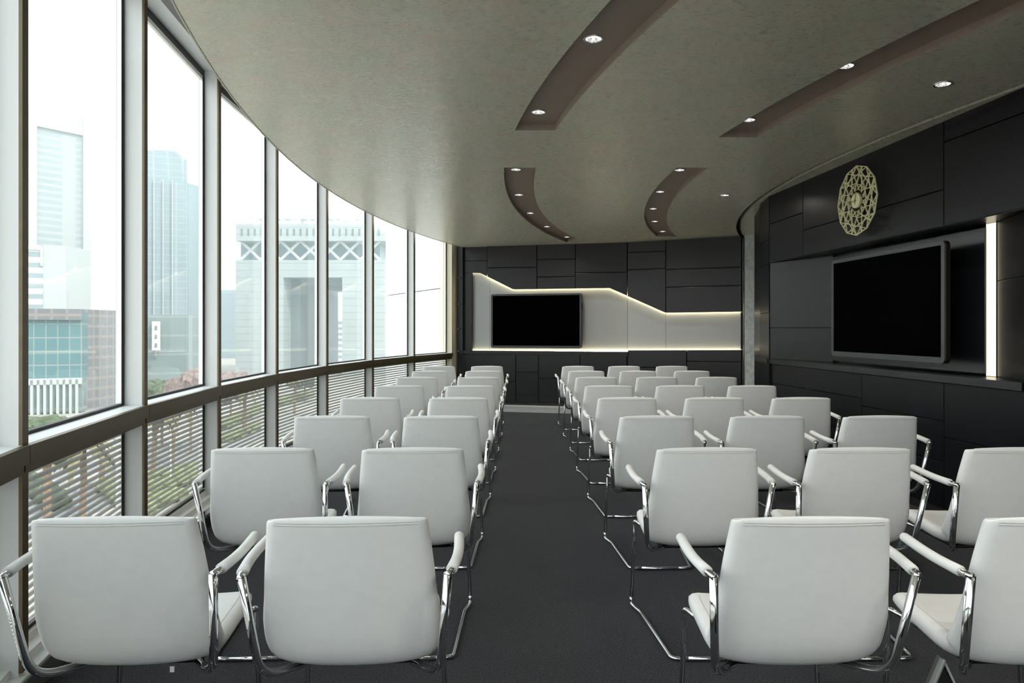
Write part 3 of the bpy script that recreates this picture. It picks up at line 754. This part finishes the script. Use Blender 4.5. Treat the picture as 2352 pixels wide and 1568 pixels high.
for px, py, rec, lab in dl_spec:
    z = ZC+(RD if rec else 0)-.0005
    p = atz(px, py, z)
    if dl0 is None: dl0 = make_dl(p, lab)
    else: dup(dl0, p, 0, lab)
    dls.append(p)
for k, (px_, py_) in enumerate(((1.6, .9), (2.5, .6), (2.2, -.6), (3.1, -1.2))):  # extra lamps added out of view to brighten the chair backs
    p = Vector((px_, py_, ZC-.0005)); dup(dl0, p, 0, 'added unseen downlight behind the camera lighting the chair backs, %s of four' % ('first', 'second', 'third', 'last')[k]); dls.append(p)
def spot(p, tgt, power, name='lamp_light', size=2.2, blend=.8, rad=.03, col=(1, .93, .82)):
    l = bpy.data.lights.new(name, 'SPOT'); l.energy = power; l.spot_size = size; l.spot_blend = blend; l.shadow_soft_size = rad; l.color = col
    o = bpy.data.objects.new(name, l); COL.objects.link(o); o.location = p
    o.rotation_euler = (Vector(tgt)-Vector(p)).to_track_quat('-Z', 'Y').to_euler(); return o
for i, p in enumerate(dls):
    spot(p-Vector((0, 0, .02)), p-Vector((0, 0, 1)), (30.0 if i > 15 else 10.0) if i != 5 else 15.0, size=2.4 if i != 5 else 2.9)  # the added lamps behind the camera are the stronger ones

# ------------------------------------------------------------------ armchairs
def make_shell():
    # profile of the outer (rear / under) surface, seat front -> back top: y, z, half width, thickness
    key = [(.530, .432, .150, .020), (.522, .424, .185, .034), (.500, .414, .205, .045), (.44, .403, .213, .052), (.34, .394, .217, .056), (.24, .389, .222, .057), (.165, .391, .228, .056),
           (.115, .406, .233, .052), (.088, .438, .240, .048), (.072, .484, .240, .046), (.060, .54, .237, .044), (.048, .60, .230, .044), (.036, .66, .225, .043), (.024, .72, .219, .042), (.013, .77, .213, .041),
           (.005, .805, .209, .040), (.002, .822, .206, .036), (.003, .834, .199, .027), (.008, .840, .186, .013)]
    def cr(i, t):
        p = [Vector(key[max(0, min(len(key)-1, i+k))]+()) if False else key[max(0, min(len(key)-1, i+k))] for k in (-1, 0, 1, 2)]
        return [0.5*((2*p[1][m])+(-p[0][m]+p[2][m])*t+(2*p[0][m]-5*p[1][m]+4*p[2][m]-p[3][m])*t*t+(-p[0][m]+3*p[1][m]-3*p[2][m]+p[3][m])*t**3) for m in range(4)]
    st = []
    for i in range(len(key)-1):
        for k in range(2): st.append(cr(i, k/2))
    st.append(list(key[-1]))
    bm = B(); rings = []; sec = []
    nx, ne = 12, 5
    for i, (y, z, w, th) in enumerate(st):
        a, b = st[max(i-1, 0)], st[min(i+1, len(st)-1)]
        tv = Vector((0, b[0]-a[0], b[1]-a[1])).normalized()
        nv = Vector((0, -tv.z, tv.y))           # to the sitter's side
        if i > len(st)*0.5 and nv.y < 0: nv = -nv
        if i <= len(st)*0.5 and nv.z < 0: nv = -nv
        sec.append((y, z, w, th, nv))
    def bow(y, z):                              # how far the side edges are swept up towards the sitter
        k = max(0.0, 1-abs(math.hypot(y-.10, z-.43))/.15)
        return .013, .022*k*k*(3-2*k)
    for y, z, w, th, nv in sec:
        r = min(.030, th*.62); pts = []
        hh = th
        # outer side left->right, rounded edge, inner side right->left
        for k in range(nx+1):
            x = -(w-r)+2*(w-r)*k/nx; pts.append((x, 0.0))
        for k in range(1, ne): t = -math.pi/2+math.pi*k/ne; pts.append((w-r+r*math.cos(t), hh/2+hh/2*math.sin(t)))
        for k in range(nx+1):
            x = (w-r)-2*(w-r)*k/nx; pts.append((x, hh))
        for k in range(1, ne): t = math.pi/2+math.pi*k/ne; pts.append((-(w-r)+r*math.cos(t), hh/2+hh/2*math.sin(t)))
        rings.append([bm.verts.new(Vector((x, y, z))+nv*(o+bow(y, z)[0]*(x/.22)**2+bow(y, z)[1]*abs(x/w)**5)) for x, o in pts])
    n = len(rings[0])
    for a, b in zip(rings, rings[1:]):
        for j in range(n): bm.faces.new((a[j], a[(j+1) % n], b[(j+1) % n], b[j]))
    bm.faces.new(rings[0][::-1]); bm.faces.new(rings[-1])
    # seams: two rows under the top edge outside, one run round the inner face
    sm = B()
    def on(x, q, inner):
        y, z, w, th, nv = q
        o = (th+.0002 if inner else -.0003)+bow(y, z)[0]*(x/.22)**2+bow(y, z)[1]*abs(x/w)**5
        return Vector((x, y, z))+nv*o
    for side in (1, -1):
        tube(sm, [on(side*(q[2]-.032), q, True) for q in sec[5:-4]], .0012, 5)
    for dz in (-5, -6):
        tube(sm, [on((-1+2*k/14)*(sec[dz][2]-.022), sec[dz], False) for k in range(15)], .0011, 5)
    tube(sm, [on((-1+2*k/14)*(sec[-5][2]-.03), sec[-5], True) for k in range(15)], .0011, 5)
    return bm, sm
CH_LABEL = 'white leather armchair'
def make_chair(loc, rz, label):
    t = thing('armchair', label, 'chair', loc, rz, 'white leather armchairs in rows')
    bm, sm = make_shell()
    s = obj('seat_shell', bm, M['leather'], t, True); obj('stitching', sm, M['seam'], s)
    R = .0088
    for sd in (-1, 1):
        bm = B(); tube(bm, smoothpath([(sd*.17, .40, .394), (sd*.203, .485, .404), (sd*.213, .512, .402), (sd*.215, .503, .33), (sd*.228, .500, .045)], .03, 5), (R, R*1.1), 12)
        obj('leg', bm, M['chrome'], t, True)
        bm = B(); tube(bm, smoothpath([(sd*.228, .500, .0475), (sd*.229, .503, .011), (sd*.218, .455, .0105), (sd*.203, .405, .0105), (sd*.168, -.055, .0105), (sd*.10, -.063, .0105)], .024, 5), R, 12)
        obj('runner', bm, M['chrome'], t, True)
        # arm: post rising from under the shell to a mitred elbow, arm forward
        post = smoothpath([(sd*.15, .19, .380), (sd*.237, .076, .394), (sd*.262, .002, .690)], .085, 9)
        bm = B(); tube(bm, post, (.0112, .0118), 14, up=Vector((0, 1, 0))); obj('arm_post', bm, M['chrome'], t, True)
        ap = smoothpath([(sd*.2615, -.006, .6885), (sd*.272, .040, .691), (sd*.281, .13, .695), (sd*.279, .20, .699)], .05, 5)
        bm = B(); tube(bm, ap, (.0105, .0092), 12); obj('arm_bar', bm, M['chrome'], t, True)
        pp = smoothpath([(sd*.270, .034, .6905), (sd*.281, .115, .6945), (sd*.283, .19, .699), (sd*.279, .283, .705)], .06, 6)
        m = len(pp); rs = [1.06 if i < 1 else 1.0 for i in range(m)]
        L = pp[-1]-pp[-2]; L.normalize()
        pp += [pp[-1]+L*.006, pp[-1]+L*.010]; rs += [.86, .5]
        bm = B(); tube(bm, pp, (.0145, .0135), 14, rs=rs); a = obj('arm_pad', bm, M['leather'], t, True)
    bm = B(); tube(bm, [(-.102, -.063, .0105), (.102, -.063, .0105)], R, 12); obj('crossbar', bm, M['chrome'], t, True)
    bm = B(); tube(bm, [(-.175, .40, .392), (.175, .40, .392)], R*.9, 10); tube(bm, [(-.16, .20, .379), (.16, .20, .379)], R, 10)
    for sd in (-1, 1): tube(bm, [(sd*.15, .20, .379), (sd*.172, .405, .392)], R*.9, 10)
    obj('under_frame', bm, M['frame_dark'], t, True)
    return t
rowd = [1.806, 2.868, 3.93, 4.995, 6.06, 7.13, 8.20, 9.27]
pxc = {  # centre columns of the chair tops, per row from the camera
 'win': [248, 598, 760, 848, 916, 956.5, 987, 1008],
 'lais': [793, 946.5, 1012, 1053, 1080, 1098, 1110, 1118.5],
 'rais': [1874, 1629, 1511, 1442, 1400, 1370, 1347.5, 1328],
 'rmid': [2466, 1984, 1767, 1644, 1564.5, 1510.5, 1466.5, 1434.5],
 'rwal': [None, 2345, 2028, 1844.5, 1731, 1648, 1591, 1544.5]}
rot = {'win': 3.5, 'lais': 3.5, 'rais': .8, 'rmid': .8, 'rwal': .8}
ROWN = ['row nearest the camera', 'second row from the camera', 'third row from the camera', 'fourth row from the camera', 'fifth row from the camera', 'sixth row from the camera', 'seventh row from the camera', 'last row before the far wall']
COLN = {'win': 'beside the windows', 'lais': 'on the window side of the aisle', 'rais': 'on the dark-wall side of the aisle', 'rmid': 'in the middle of the dark-wall block', 'rwal': 'at the dark-wall end'}
ch0 = None
for c in pxc:
    for r in range(8):
        if pxc[c][r] is None: continue
        y = rowd[r]; x = (pxc[c][r]-CX)/F*y
        lab = '%s %s, %s' % ('white leather chair', COLN[c], ROWN[r])
        a = math.radians(rot[c]+random.uniform(-.7, .7)); loc = (x, y, 0.0)
        if ch0 is None: ch0 = make_chair(loc, a, lab); 
        else:
            k = dup(ch0, loc, a, lab)
# small white paper tag under the first window-side chair
bm = B(); box(bm, -.006, .006, -.001, .001, 0, .016)
t_ = obj('care_tag', bm, M['white'], ch0); t_.location = (.10, .14, .372)

# dark angular stand poking into the corner of the view
ap = atd(2166, 1514, 1.0)
sd_ = thing('sign_stand', 'dark pointed stand with grey edge in front of the wall-block chairs, cut off below', 'stand', (ap.x, ap.y, 0))
zt_ = ap.z
a = Vector((0, 0, zt_)); bl = Vector((-.345, .02, 0.0)); br = Vector((.43, .05, 0.0))
bm = B(); tube(bm, [a, bl], (.0045, .0045), 10); obj('leg', bm, M['greyrim'], sd_, True)
bm = B(); tube(bm, [a, br], (.0018, .0018), 8); obj('leg', bm, M['greyrim'], sd_, True)
bm = B(); prism(bm, [a+Vector((.001, .004, .0)), a.lerp(bl, .86)+Vector((0, .004, 0)), a.lerp(br, .86)+Vector((0, .004, 0))], Vector((0, .012, 0))); obj('board', bm, M['frame_dark'], sd_)

# ------------------------------------------------------------------ the city outside
GZ = -11.0
FX = {}
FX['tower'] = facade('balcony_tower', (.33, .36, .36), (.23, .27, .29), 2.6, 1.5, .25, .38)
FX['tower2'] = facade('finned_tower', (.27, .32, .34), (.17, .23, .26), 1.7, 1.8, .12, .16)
FX['louvre'] = facade('louvred_block', (.62, .63, .62), (.20, .25, .27), 40, 2.1, .0, .52)
FX['teal'] = facade('teal_glass_block', (.20, .25, .25), (.07, .15, .165), .85, 2.0, .1, .1)
FX['brown'] = facade('brown_gridded_block', (.22, .195, .19), (.13, .13, .14), 1.1, 1.6, .2, .25)
FX['stone'] = facade('stone_courses', (.24, .28, .28), (.28, .32, .32), 300, 1.9, .0, .12)
FX['blue'] = facade('blue_block', (.16, .22, .25), (.12, .18, .21), 2.5, 3, .1, .2)
FX['dark'] = facade('dark_glazed_block', (.22, .25, .25), (.13, .17, .17), 3.2, 3.5, .08, .1)
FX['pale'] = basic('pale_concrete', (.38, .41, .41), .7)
FX['truss'] = basic('white_truss', (.55, .58, .58), .6)
FX['neck'] = facade('blue_neck', (.16, .23, .26), (.14, .21, .24), 6, 20, .05, .02)
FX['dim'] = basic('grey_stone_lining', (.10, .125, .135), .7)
FX['whitewall'] = noisy('white_render', (.78, .78, .76), (.82, .82, .80), 2, .7)
FX['road'] = noisy('asphalt', (.20, .20, .20), (.25, .25, .245), 3, .9)
FX['pave'] = noisy('pale_paving', (.36, .33, .30), (.43, .39, .35), 2, .9)
FX['soil'] = noisy('dry_ground', (.27, .255, .225), (.34, .32, .28), .3, .9)
FX['leaf'] = noisy('clipped_hedge_leaf', (.12, .15, .06), (.28, .31, .15), 3, .8, bump=.8, bscale=5, bdist=.3)
FX['leafdk'] = noisy('dark_leaf', (.035, .055, .03), (.10, .13, .07), 2, .8, bump=.8, bscale=4, bdist=.3)
FX['pink'] = noisy('rusty_blossom_leaf', (.14, .10, .09), (.26, .20, .19), 2, .8, bump=.6, bscale=5, bdist=.3)
FX['palm'] = noisy('palm_frond', (.14, .13, .07), (.24, .22, .12), 2, .8)
FX['bark'] = noisy('palm_bark', (.20, .13, .08), (.30, .20, .13), 6, .9)
bm = B(); box(bm, -700, 500, 14, 900, GZ-.5, GZ); box(bm, -700, -8, -300, 14, GZ-.5, GZ)
tag(obj('ground', bm, FX['soil']), None, None, kind='structure')
bm = B(); g = atz(20, 1128, GZ)
def gp(px, py, z=GZ): v = atz(px, py, z); return (v.x, v.y)
planbox(bm, [gp(40, 1230), gp(330, 1215), gp(420, 1065), gp(900, 925), gp(900, 905), gp(40, 1100)], GZ, GZ+.05)
struct(obj('road', bm, FX['road']))
bm = B(); planbox(bm, [gp(60, 1120), gp(220, 1085), gp(240, 1105), gp(60, 1150)], GZ, GZ+.12); planbox(bm, [gp(150, 1200), gp(340, 1150), gp(360, 1175), gp(170, 1235)], GZ, GZ+.12)
struct(obj('pavement', bm, FX['pave']))

def block(name, label, cat, pxl, pxr, ytop_l, dl, dr, mat, depth=20, z0=GZ):
    """building whose visible face runs from sight column pxl at distance dl to pxr at distance dr"""
    a = atd(pxl, ytop_l, dl); b = atd(pxr, ytop_l, dr)
    t = Vector((b.x-a.x, b.y-a.y)).normalized(); n = Vector((-t.y, t.x))
    if n.y < 0: n = -n
    P = [(a.x, a.y), (b.x, b.y), (b.x+n.x*depth, b.y+n.y*depth), (a.x+n.x*depth, a.y+n.y*depth)]
    r = thing(name, label, cat, (0, 0, 0))
    bm = B(); planbox(bm, P, z0, a.z); obj('facade_block', bm, mat, r)
    return r, a, b, n
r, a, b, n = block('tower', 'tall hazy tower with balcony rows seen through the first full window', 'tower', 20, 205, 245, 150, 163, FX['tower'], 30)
t = Vector((b.x-a.x, b.y-a.y, 0)).normalized(); n3 = Vector((n.x, n.y, 0))
bm = B()
for q, w in ((a+t*3.0, 2.0), (b-t*1.6, 1.6)): prism(bm, [Vector((q.x, q.y, GZ)), Vector((q.x, q.y, GZ))+t*w, Vector((q.x, q.y, a.z+1))+t*w, Vector((q.x, q.y, a.z+1))], -n3*.8)
obj('corner_pier', bm, FX['pale'], r)
bm = B(); q0 = Vector((a.x, a.y, a.z)); q1 = Vector((b.x, b.y, a.z)); prism(bm, [q0-Vector((0, 0, 3)), q1-Vector((0, 0, 3)), q1+Vector((0, 0, 1.5)), q0+Vector((0, 0, 1.5))], -n3*.6); obj('parapet', bm, FX['pale'], r)
r, a, b, n = block('office_block', 'pale office block with white louvre bands before the balcony tower', 'building', 30, 98, 562, 140, 142, FX['louvre'], 10)
bm = B(); c = atd(98.3, 565, 142.2); d = atd(152, 565, 144); planbox(bm, [(c.x, c.y), (d.x, d.y), (d.x, d.y+8), (c.x, c.y+8)], GZ, d.z); obj('plain_wing', bm, FX['pale'], r)
bm = B()
for z0, z1 in ((.0, 1.0),): q = Vector((a.x, a.y, a.z)); tt = Vector((b.x-a.x, b.y-a.y, 0)); prism(bm, [q-Vector((0, 0, .8)), q+tt-Vector((0, 0, .8)), q+tt, q], Vector((-n.x, -n.y, 0))*.5); prism(bm, [q+tt*.94-Vector((0, 0, 4)), q+tt-Vector((0, 0, 4)), q+tt, q+tt*.94], Vector((-n.x, -n.y, 0))*.5)
obj('roof_frame', bm, FX['whitewall'], r)
r, a, b, n = block('office_block', 'low teal glass block with brown cornice, lower part of the first full window', 'building', -20, 189, 716, 100, 104, FX['teal'], 16, GZ+5)
tt = Vector((b.x-a.x, b.y-a.y, 0)); q = Vector((a.x, a.y, a.z)); m3 = Vector((-n.x, -n.y, 0))
bm = B(); prism(bm, [q-Vector((0, 0, 1.1)), q+tt-Vector((0, 0, 1.1)), q+tt+Vector((0, 0, .5)), q+Vector((0, 0, .5))], m3*.6); obj('cornice', bm, FX['brown'], r)
bm = B(); z0 = GZ+.2; z1 = GZ+5
prism(bm, [Vector((q.x, q.y, z0)), Vector((q.x, q.y, z0))+tt, Vector((q.x, q.y, z1))+tt, Vector((q.x, q.y, z1))], -m3*3); obj('ground_floor', bm, FX['dark'], r)
bm = B()
for k in range(14):
    s = q+tt*(k/14.0); prism(bm, [Vector((s.x, s.y, GZ)), Vector((s.x, s.y, GZ))+tt*.03, Vector((s.x, s.y, z1))+tt*.03, Vector((s.x, s.y, z1))], m3*.5)
prism(bm, [Vector((q.x, q.y, z1-.7)), Vector((q.x, q.y, z1-.7))+tt, Vector((q.x, q.y, z1+.2))+tt, Vector((q.x, q.y, z1+.2))], m3*.5)
obj('colonnade', bm, FX['pale'], r)
r, a, b, n = block('office_block', 'brown gridded block beside the teal glass block', 'building', 190, 275, 710, 106.5, 114, FX['brown'], 12)
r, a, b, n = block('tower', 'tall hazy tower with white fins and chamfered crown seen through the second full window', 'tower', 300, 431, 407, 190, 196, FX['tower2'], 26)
tt = Vector((b.x-a.x, b.y-a.y, 0)); q = Vector((a.x, a.y, a.z)); m3 = Vector((-n.x, -n.y, 0))
c0, c1, c2 = atd(300, 345, 190.5), atd(401, 345, 195), atd(430, 368, 196.5)
bm = B(); prism(bm, [Vector((c0.x, c0.y, a.z)), Vector((c2.x, c2.y, a.z)), c2, Vector((c1.x, c1.y, c1.z)), c0], -m3*14); obj('crown', bm, FX['tower2'], r)
bm = B()
for px in (353, 374, 395):
    p = atd(px, 400, 190+(px-300)/131*6); prism(bm, [Vector((p.x, p.y, GZ)), Vector((p.x, p.y, GZ))+tt*.012, Vector((p.x, p.y, a.z))+tt*.012, Vector((p.x, p.y, a.z))], m3*1.2)
obj('fin', bm, FX['truss'], r)
block('tower', 'hazy blue glass tower just beside the finned tower', 'tower', 431, 470, 420, 222, 230, FX['blue'], 16)
r, a, b, n = block('office_block', 'dark glazed block with a white window strip below the finned tower', 'building', 300, 480, 722, 128, 134, FX['dark'], 14)
bm = B(); p = atd(349, 738, 129.0); p2 = atd(368, 738, 129.6); prism(bm, [Vector((p.x, p.y, -2.5)), Vector((p2.x, p2.y, -2.5)), Vector((p2.x, p2.y, p.z)), Vector((p.x, p.y, p.z))], Vector((-n.x, -n.y, 0))*1.0); obj('window_strip', bm, FX['whitewall'], r)
bm = B()
for k in range(4):
    p = atd(355, 748+k*20, 127.9); p2 = atd(361, 748+k*20, 128.1); prism(bm, [p, Vector((p2.x, p2.y, p.z)), Vector((p2.x, p2.y, p.z-.8)), p-Vector((0, 0, .8))], Vector((-n.x, -n.y, 0))*.1)
obj('window', bm, FX['dark'], r)
block('office_block', 'hazy blue block standing behind the pale stone gate', 'building', 470, 560, 665, 300, 302, FX['blue'], 20)

# the great gate building
D = 190.0
gate = thing('gate_building', 'huge pale stone gate building with a square opening and trussed crown', 'building', (0, 0, 0))
def gbx(bm, x0, x1, y0, y1, d0=D, dep=28, mi=0):
    a = atd(x0, y1, d0); b = atd(x1, y0, d0); box(bm, a.x, b.x, d0, d0+dep, a.z, b.z, mi)
bm = B()
gbx(bm, 541, 651, 597, 900); gbx(bm, 786, 884, 597, 900); gbx(bm, 651, 786, 597, 637)
obj('stone_body', bm, FX['stone'], gate)
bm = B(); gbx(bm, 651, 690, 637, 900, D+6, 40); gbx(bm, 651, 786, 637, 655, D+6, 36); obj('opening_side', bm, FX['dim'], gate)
bm = B(); gbx(bm, 553, 873, 553, 597, D+4, 20); obj('glazed_neck', bm, FX['neck'], gate)
bm = B()
for k in range(7):
    x0, x1 = 553+k*45.7, 553+(k+1)*45.7
    for (xa, ya), (xb, yb_) in (((x0, 553), (x1, 597)), ((x0, 597), (x1, 553))):
        tube(bm, [atd(xa, ya, D+1.5), atd(xb, yb_, D+1.5)], .42, 6)
obj('cross_brace', bm, FX['truss'], gate)
bm = B(); gbx(bm, 541, 884, 514, 553, D-1, 30); obj('crown', bm, FX['stone'], gate)
for k in range(22):
    x = 553+k*15
    bm = B(); gbx(bm, x, x+4, 525, 541, D-1.15, .3); obj('slot', bm, FX['dim'], gate)
bm = B()
for x0, x1 in ((560, 600), (600, 660), (660, 720), (720, 780), (780, 840)):
    p, q = atd(x0, 510, D+10), atd((x0+x1)/2, 497, D+10); s = atd(x1, 510, D+10)
    tube(bm, [p, q, s], .25, 5)
gbx(bm, 590, 850, 500, 503, D+12, 3); gbx(bm, 604, 612, 503, 515, D+12, 3); gbx(bm, 780, 788, 503, 515, D+12, 3); gbx(bm, 676, 690, 503, 515, D+12, 3)
obj('roof_frame', bm, FX['truss'], gate)
block('tower', 'slim hazy tower rising above the gate roof', 'tower', 706, 728, 380, 420, 424, FX['tower'], 20)
block('tower', 'hazy tower seen through the gate opening', 'tower', 697, 722, 655, 330, 332, FX['tower2'], 20)
block('office_block', 'low white banded block seen through the gate opening', 'building', 752, 800, 735, 260, 262, FX['louvre'], 10)
block('office_block', 'hazy glass block seen through the gate opening', 'building', 722, 760, 690, 300, 302, FX['blue'], 10)
# bright white neighbouring wing
wg = thing('neighbouring_wing', 'bright white rendered wing of the building outside the last windows', 'building', (0, 0, 0))
a = atd(886, 400, 40); b = atd(1075, 400, 30)
tv = Vector((b.x-a.x, b.y-a.y)).normalized(); nv = Vector((-tv.y, tv.x)); 
if nv.y < 0: nv = -nv
bm = B()
for z0, z1 in ((GZ, H+(756-668)*35/F-.02), (H+(756-668)*35/F+.02, 12)):
    planbox(bm, [(a.x, a.y), (b.x, b.y), (b.x+nv.x*6, b.y+nv.y*6), (a.x+nv.x*6, a.y+nv.y*6)], z0, z1)
obj('rendered_wall', bm, FX['whitewall'], wg)
bm = B(); planbox(bm, [(a.x+nv.x*.2, a.y+nv.y*.2), (b.x+nv.x*.2, b.y+nv.y*.2), (b.x+nv.x*5, b.y+nv.y*5), (a.x+nv.x*5, a.y+nv.y*5)], GZ, 11.5); obj('joint', bm, FX['dim'], wg)

# planting
def lump(bm, c, rx, ry, rz, seed, seg=2):
    rnd = random.Random(seed)
    o = bmesh.ops.create_icosphere(bm, subdivisions=seg, radius=1.0)
    ph = [rnd.uniform(0, 6.28) for _ in range(6)]
    for v in o['verts']:
        p = v.co; k = 1+.13*math.sin(4*p.x+ph[0])*math.sin(5*p.y+ph[1])+.1*math.sin(7*p.z+ph[2]+3*p.x)+rnd.uniform(-.07, .07)
        v.co = Vector((c[0]+p.x*rx*k, c[1]+p.y*ry*k, c[2]+p.z*rz*k))
def bush(px, py, d, rx, rz, mat, label, n=7, name='shrub', cat='shrub', group=None):
    p = atd(px, py, d); r = thing(name, label, cat, (p.x, p.y, GZ), group=group)
    bm = B(); rnd = random.Random(int(px*7+py)); hh = p.z-GZ
    for k in range(n):
        lump(bm, (rnd.uniform(-.6, .6)*rx, rnd.uniform(-.5, .5)*rx, max(hh-rz*rnd.uniform(.9, 1.5), rz*.5)), rx*.55, rx*.55, rz*.75, k+int(px))
    obj('foliage', bm, mat, r)
    bm = B(); tube(bm, [(0, 0, 0), (0, 0, max(hh-rz, .3))], .14 if hh > 3 else .05, 7); obj('trunk', bm, FX['bark'], r)
    return r
bush(108, 940, 26, 1.15, .9, FX['leafdk'], 'leafy green treetop at the bottom of the first full window', 12, 'tree', 'tree')
bush(438, 838, 70, 2.2, 2.2, FX['pink'], 'rusty pink flowering tree at the foot of the dark glazed block', 9, 'tree', 'tree')
bush(372, 862, 74, 2.6, 2.4, FX['leafdk'], 'dark tree beside the white window strip of the dark glazed block', 8, 'tree', 'tree')
bush(530, 835, 95, 2.6, 2.6, FX['pink'], 'rusty pink tree before the hazy blue block', 8, 'tree', 'tree')
bush(700, 845, 120, 2.8, 1.6, FX['leafdk'], 'low dark tree in the gate opening', 7, 'tree', 'tree')
hl = ['nearest', 'second', 'third', 'fourth', 'fifth', 'sixth', 'seventh']
hs = [(80, 1120, 130, 1170, .9), (340, 1110, 460, 1085, .8), (250, 1130, 330, 1185, .9), (345, 1135, 440, 1110, .9), (345, 1165, 400, 1150, .8), (515, 985, 600, 940, .9), (515, 1015, 590, 985, .8), (650, 930, 720, 905, 1.0)]
ht_ = ['dark clipped hedge by the pale pavement seen under the first full window', 'long light green hedge under the second full window', 'bright clipped hedge at the road edge below the first full window', 'middle hedge row under the second full window', 'lowest hedge row under the second full window',
       'upper hedge behind the striped glass of the third full window', 'lower hedge behind the striped glass of the third full window', 'hedge behind the striped glass of the fourth full window']
for (x0, y0, x1, y1, hh), lab in zip(hs, ht_):
    a, b = atz(x0, y0, GZ), atz(x1, y1, GZ); ln = (b-a).length; n = max(3, int(ln/1.1))
    bm = B()
    for k in range(n+1):
        p = a.lerp(b, k/n); lump(bm, (p.x, p.y, GZ+hh*.5), .95, .8, hh*.75, k)
    tag(obj('hedge', bm, FX['leafdk'] if 'dark' in lab else FX['leaf']), lab, 'hedge')
def palm(px, py, h, label):
    p = atz(px, py, GZ); r = thing('palm_tree', label, 'palm tree', p, group='palm trees along the road')
    bm = B(); tube(bm, [(0, 0, 0), (.1, .05, h*.5), (.05, 0, h)], .19, 8); obj('trunk', bm, FX['bark'], r)
    bm = B(); rnd = random.Random(px)
    for k in range(18):
        a = k*2.4+rnd.uniform(-.2, .2); el = rnd.uniform(-.1, 1.0); L = rnd.uniform(2.0, 2.8); d = Vector((math.cos(a), math.sin(a), 0)); s = Vector((-d.y, d.x, 0))
        pts = [Vector((.05, 0, h))+d*(L*t*math.cos(el*(1-t)))+Vector((0, 0, L*(math.sin(el)*t-1.05*t*t))) for t in (0, .25, .5, .75, 1)]
        wd = [.08, .28, .32, .24, .03]
        lf = [(bm.verts.new(q-s*w-Vector((0, 0, w*.5))), bm.verts.new(q), bm.verts.new(q+s*w-Vector((0, 0, w*.5)))) for q, w in zip(pts, wd)]
        for u, v in zip(lf, lf[1:]):
            bm.faces.new((u[0], u[1], v[1], v[0])); bm.faces.new((u[1], u[2], v[2], v[1]))
    obj('frond_crown', bm, FX['palm'], r)
palm(188, 1205, 5.2, 'palm tree with bare trunk by the road below the first full window')
palm(232, 1130, 5.6, 'leaning-crowned palm farther along the road below the first full window')
palm(352, 1090, 6.2, 'palm tree behind the striped glass of the second full window')
palm(395, 1070, 6.0, 'second palm behind the striped glass of the second full window')
palm(560, 1000, 6.0, 'palm tree behind the striped glass of the third full window')
palm(676, 950, 6.2, 'palm tree behind the striped glass of the fourth full window')
bm = B(); p = atz(392, 1125, GZ); tube(bm, [(p.x, p.y, GZ), (p.x, p.y, GZ+4.5)], .07, 8); lp = tag(obj('street_lamp', bm, FX['truss']), 'white street lamp post among hedges below the second full window', 'lamp post')
bm = B(); tube(bm, [(p.x, p.y, GZ+4.5), (p.x+.7, p.y, GZ+4.8)], .06, 8); obj('lamp_arm', bm, FX['truss'], lp)

# real haze over the city
vm = bpy.data.materials.new('desert_haze'); vm.use_nodes = True; nt = vm.node_tree
nt.nodes.remove(nt.nodes['Principled BSDF']); vsn = nt.nodes.new('ShaderNodeVolumeScatter'); vsn.inputs['Density'].default_value = .0028; vsn.inputs['Anisotropy'].default_value = .2
vsn.inputs['Color'].default_value = (.60, .72, .75, 1)
nt.links.new(vsn.outputs[0], nt.nodes['Material Output'].inputs['Volume'])
bm = B(); box(bm, -330, 120, 60, 480, GZ+.3, 110)
hz = obj('haze', bm, vm); tag(hz, 'thin bright haze hanging between the city towers', 'haze', kind='stuff')
cy.volume_bounces = 1
# ------------------------------------------------------------------ sky and sun
w = bpy.data.worlds.new('sky'); SC.world = w; w.use_nodes = True; nt = w.node_tree; N = nt.nodes; L = nt.links
bg = N['Background']; tc = N.new('ShaderNodeTexCoord'); sp = N.new('ShaderNodeSeparateXYZ'); L.new(tc.outputs['Generated'], sp.inputs[0])
cr = N.new('ShaderNodeValToRGB'); e = cr.color_ramp.elements
e[0].position = 0.0; e[0].color = (.90, .92, .92, 1); e[1].position = .8; e[1].color = (.86, .95, 1.0, 1)
x = cr.color_ramp.elements.new(.25); x.color = (.96, .99, 1.0, 1)
L.new(sp.outputs['Z'], cr.inputs['Fac']); L.new(cr.outputs[0], bg.inputs['Color']); bg.inputs['Strength'].default_value = 1.5
sl = bpy.data.lights.new('sun', 'SUN'); sl.energy = 2.2; sl.angle = .02; sl.color = (1, .95, .86)
so = bpy.data.objects.new('sun', sl); COL.objects.link(so); so.location = (20, -20, 40)
so.rotation_euler = Vector((-.55, .42, -.72)).to_track_quat('-Z', 'Y').to_euler()
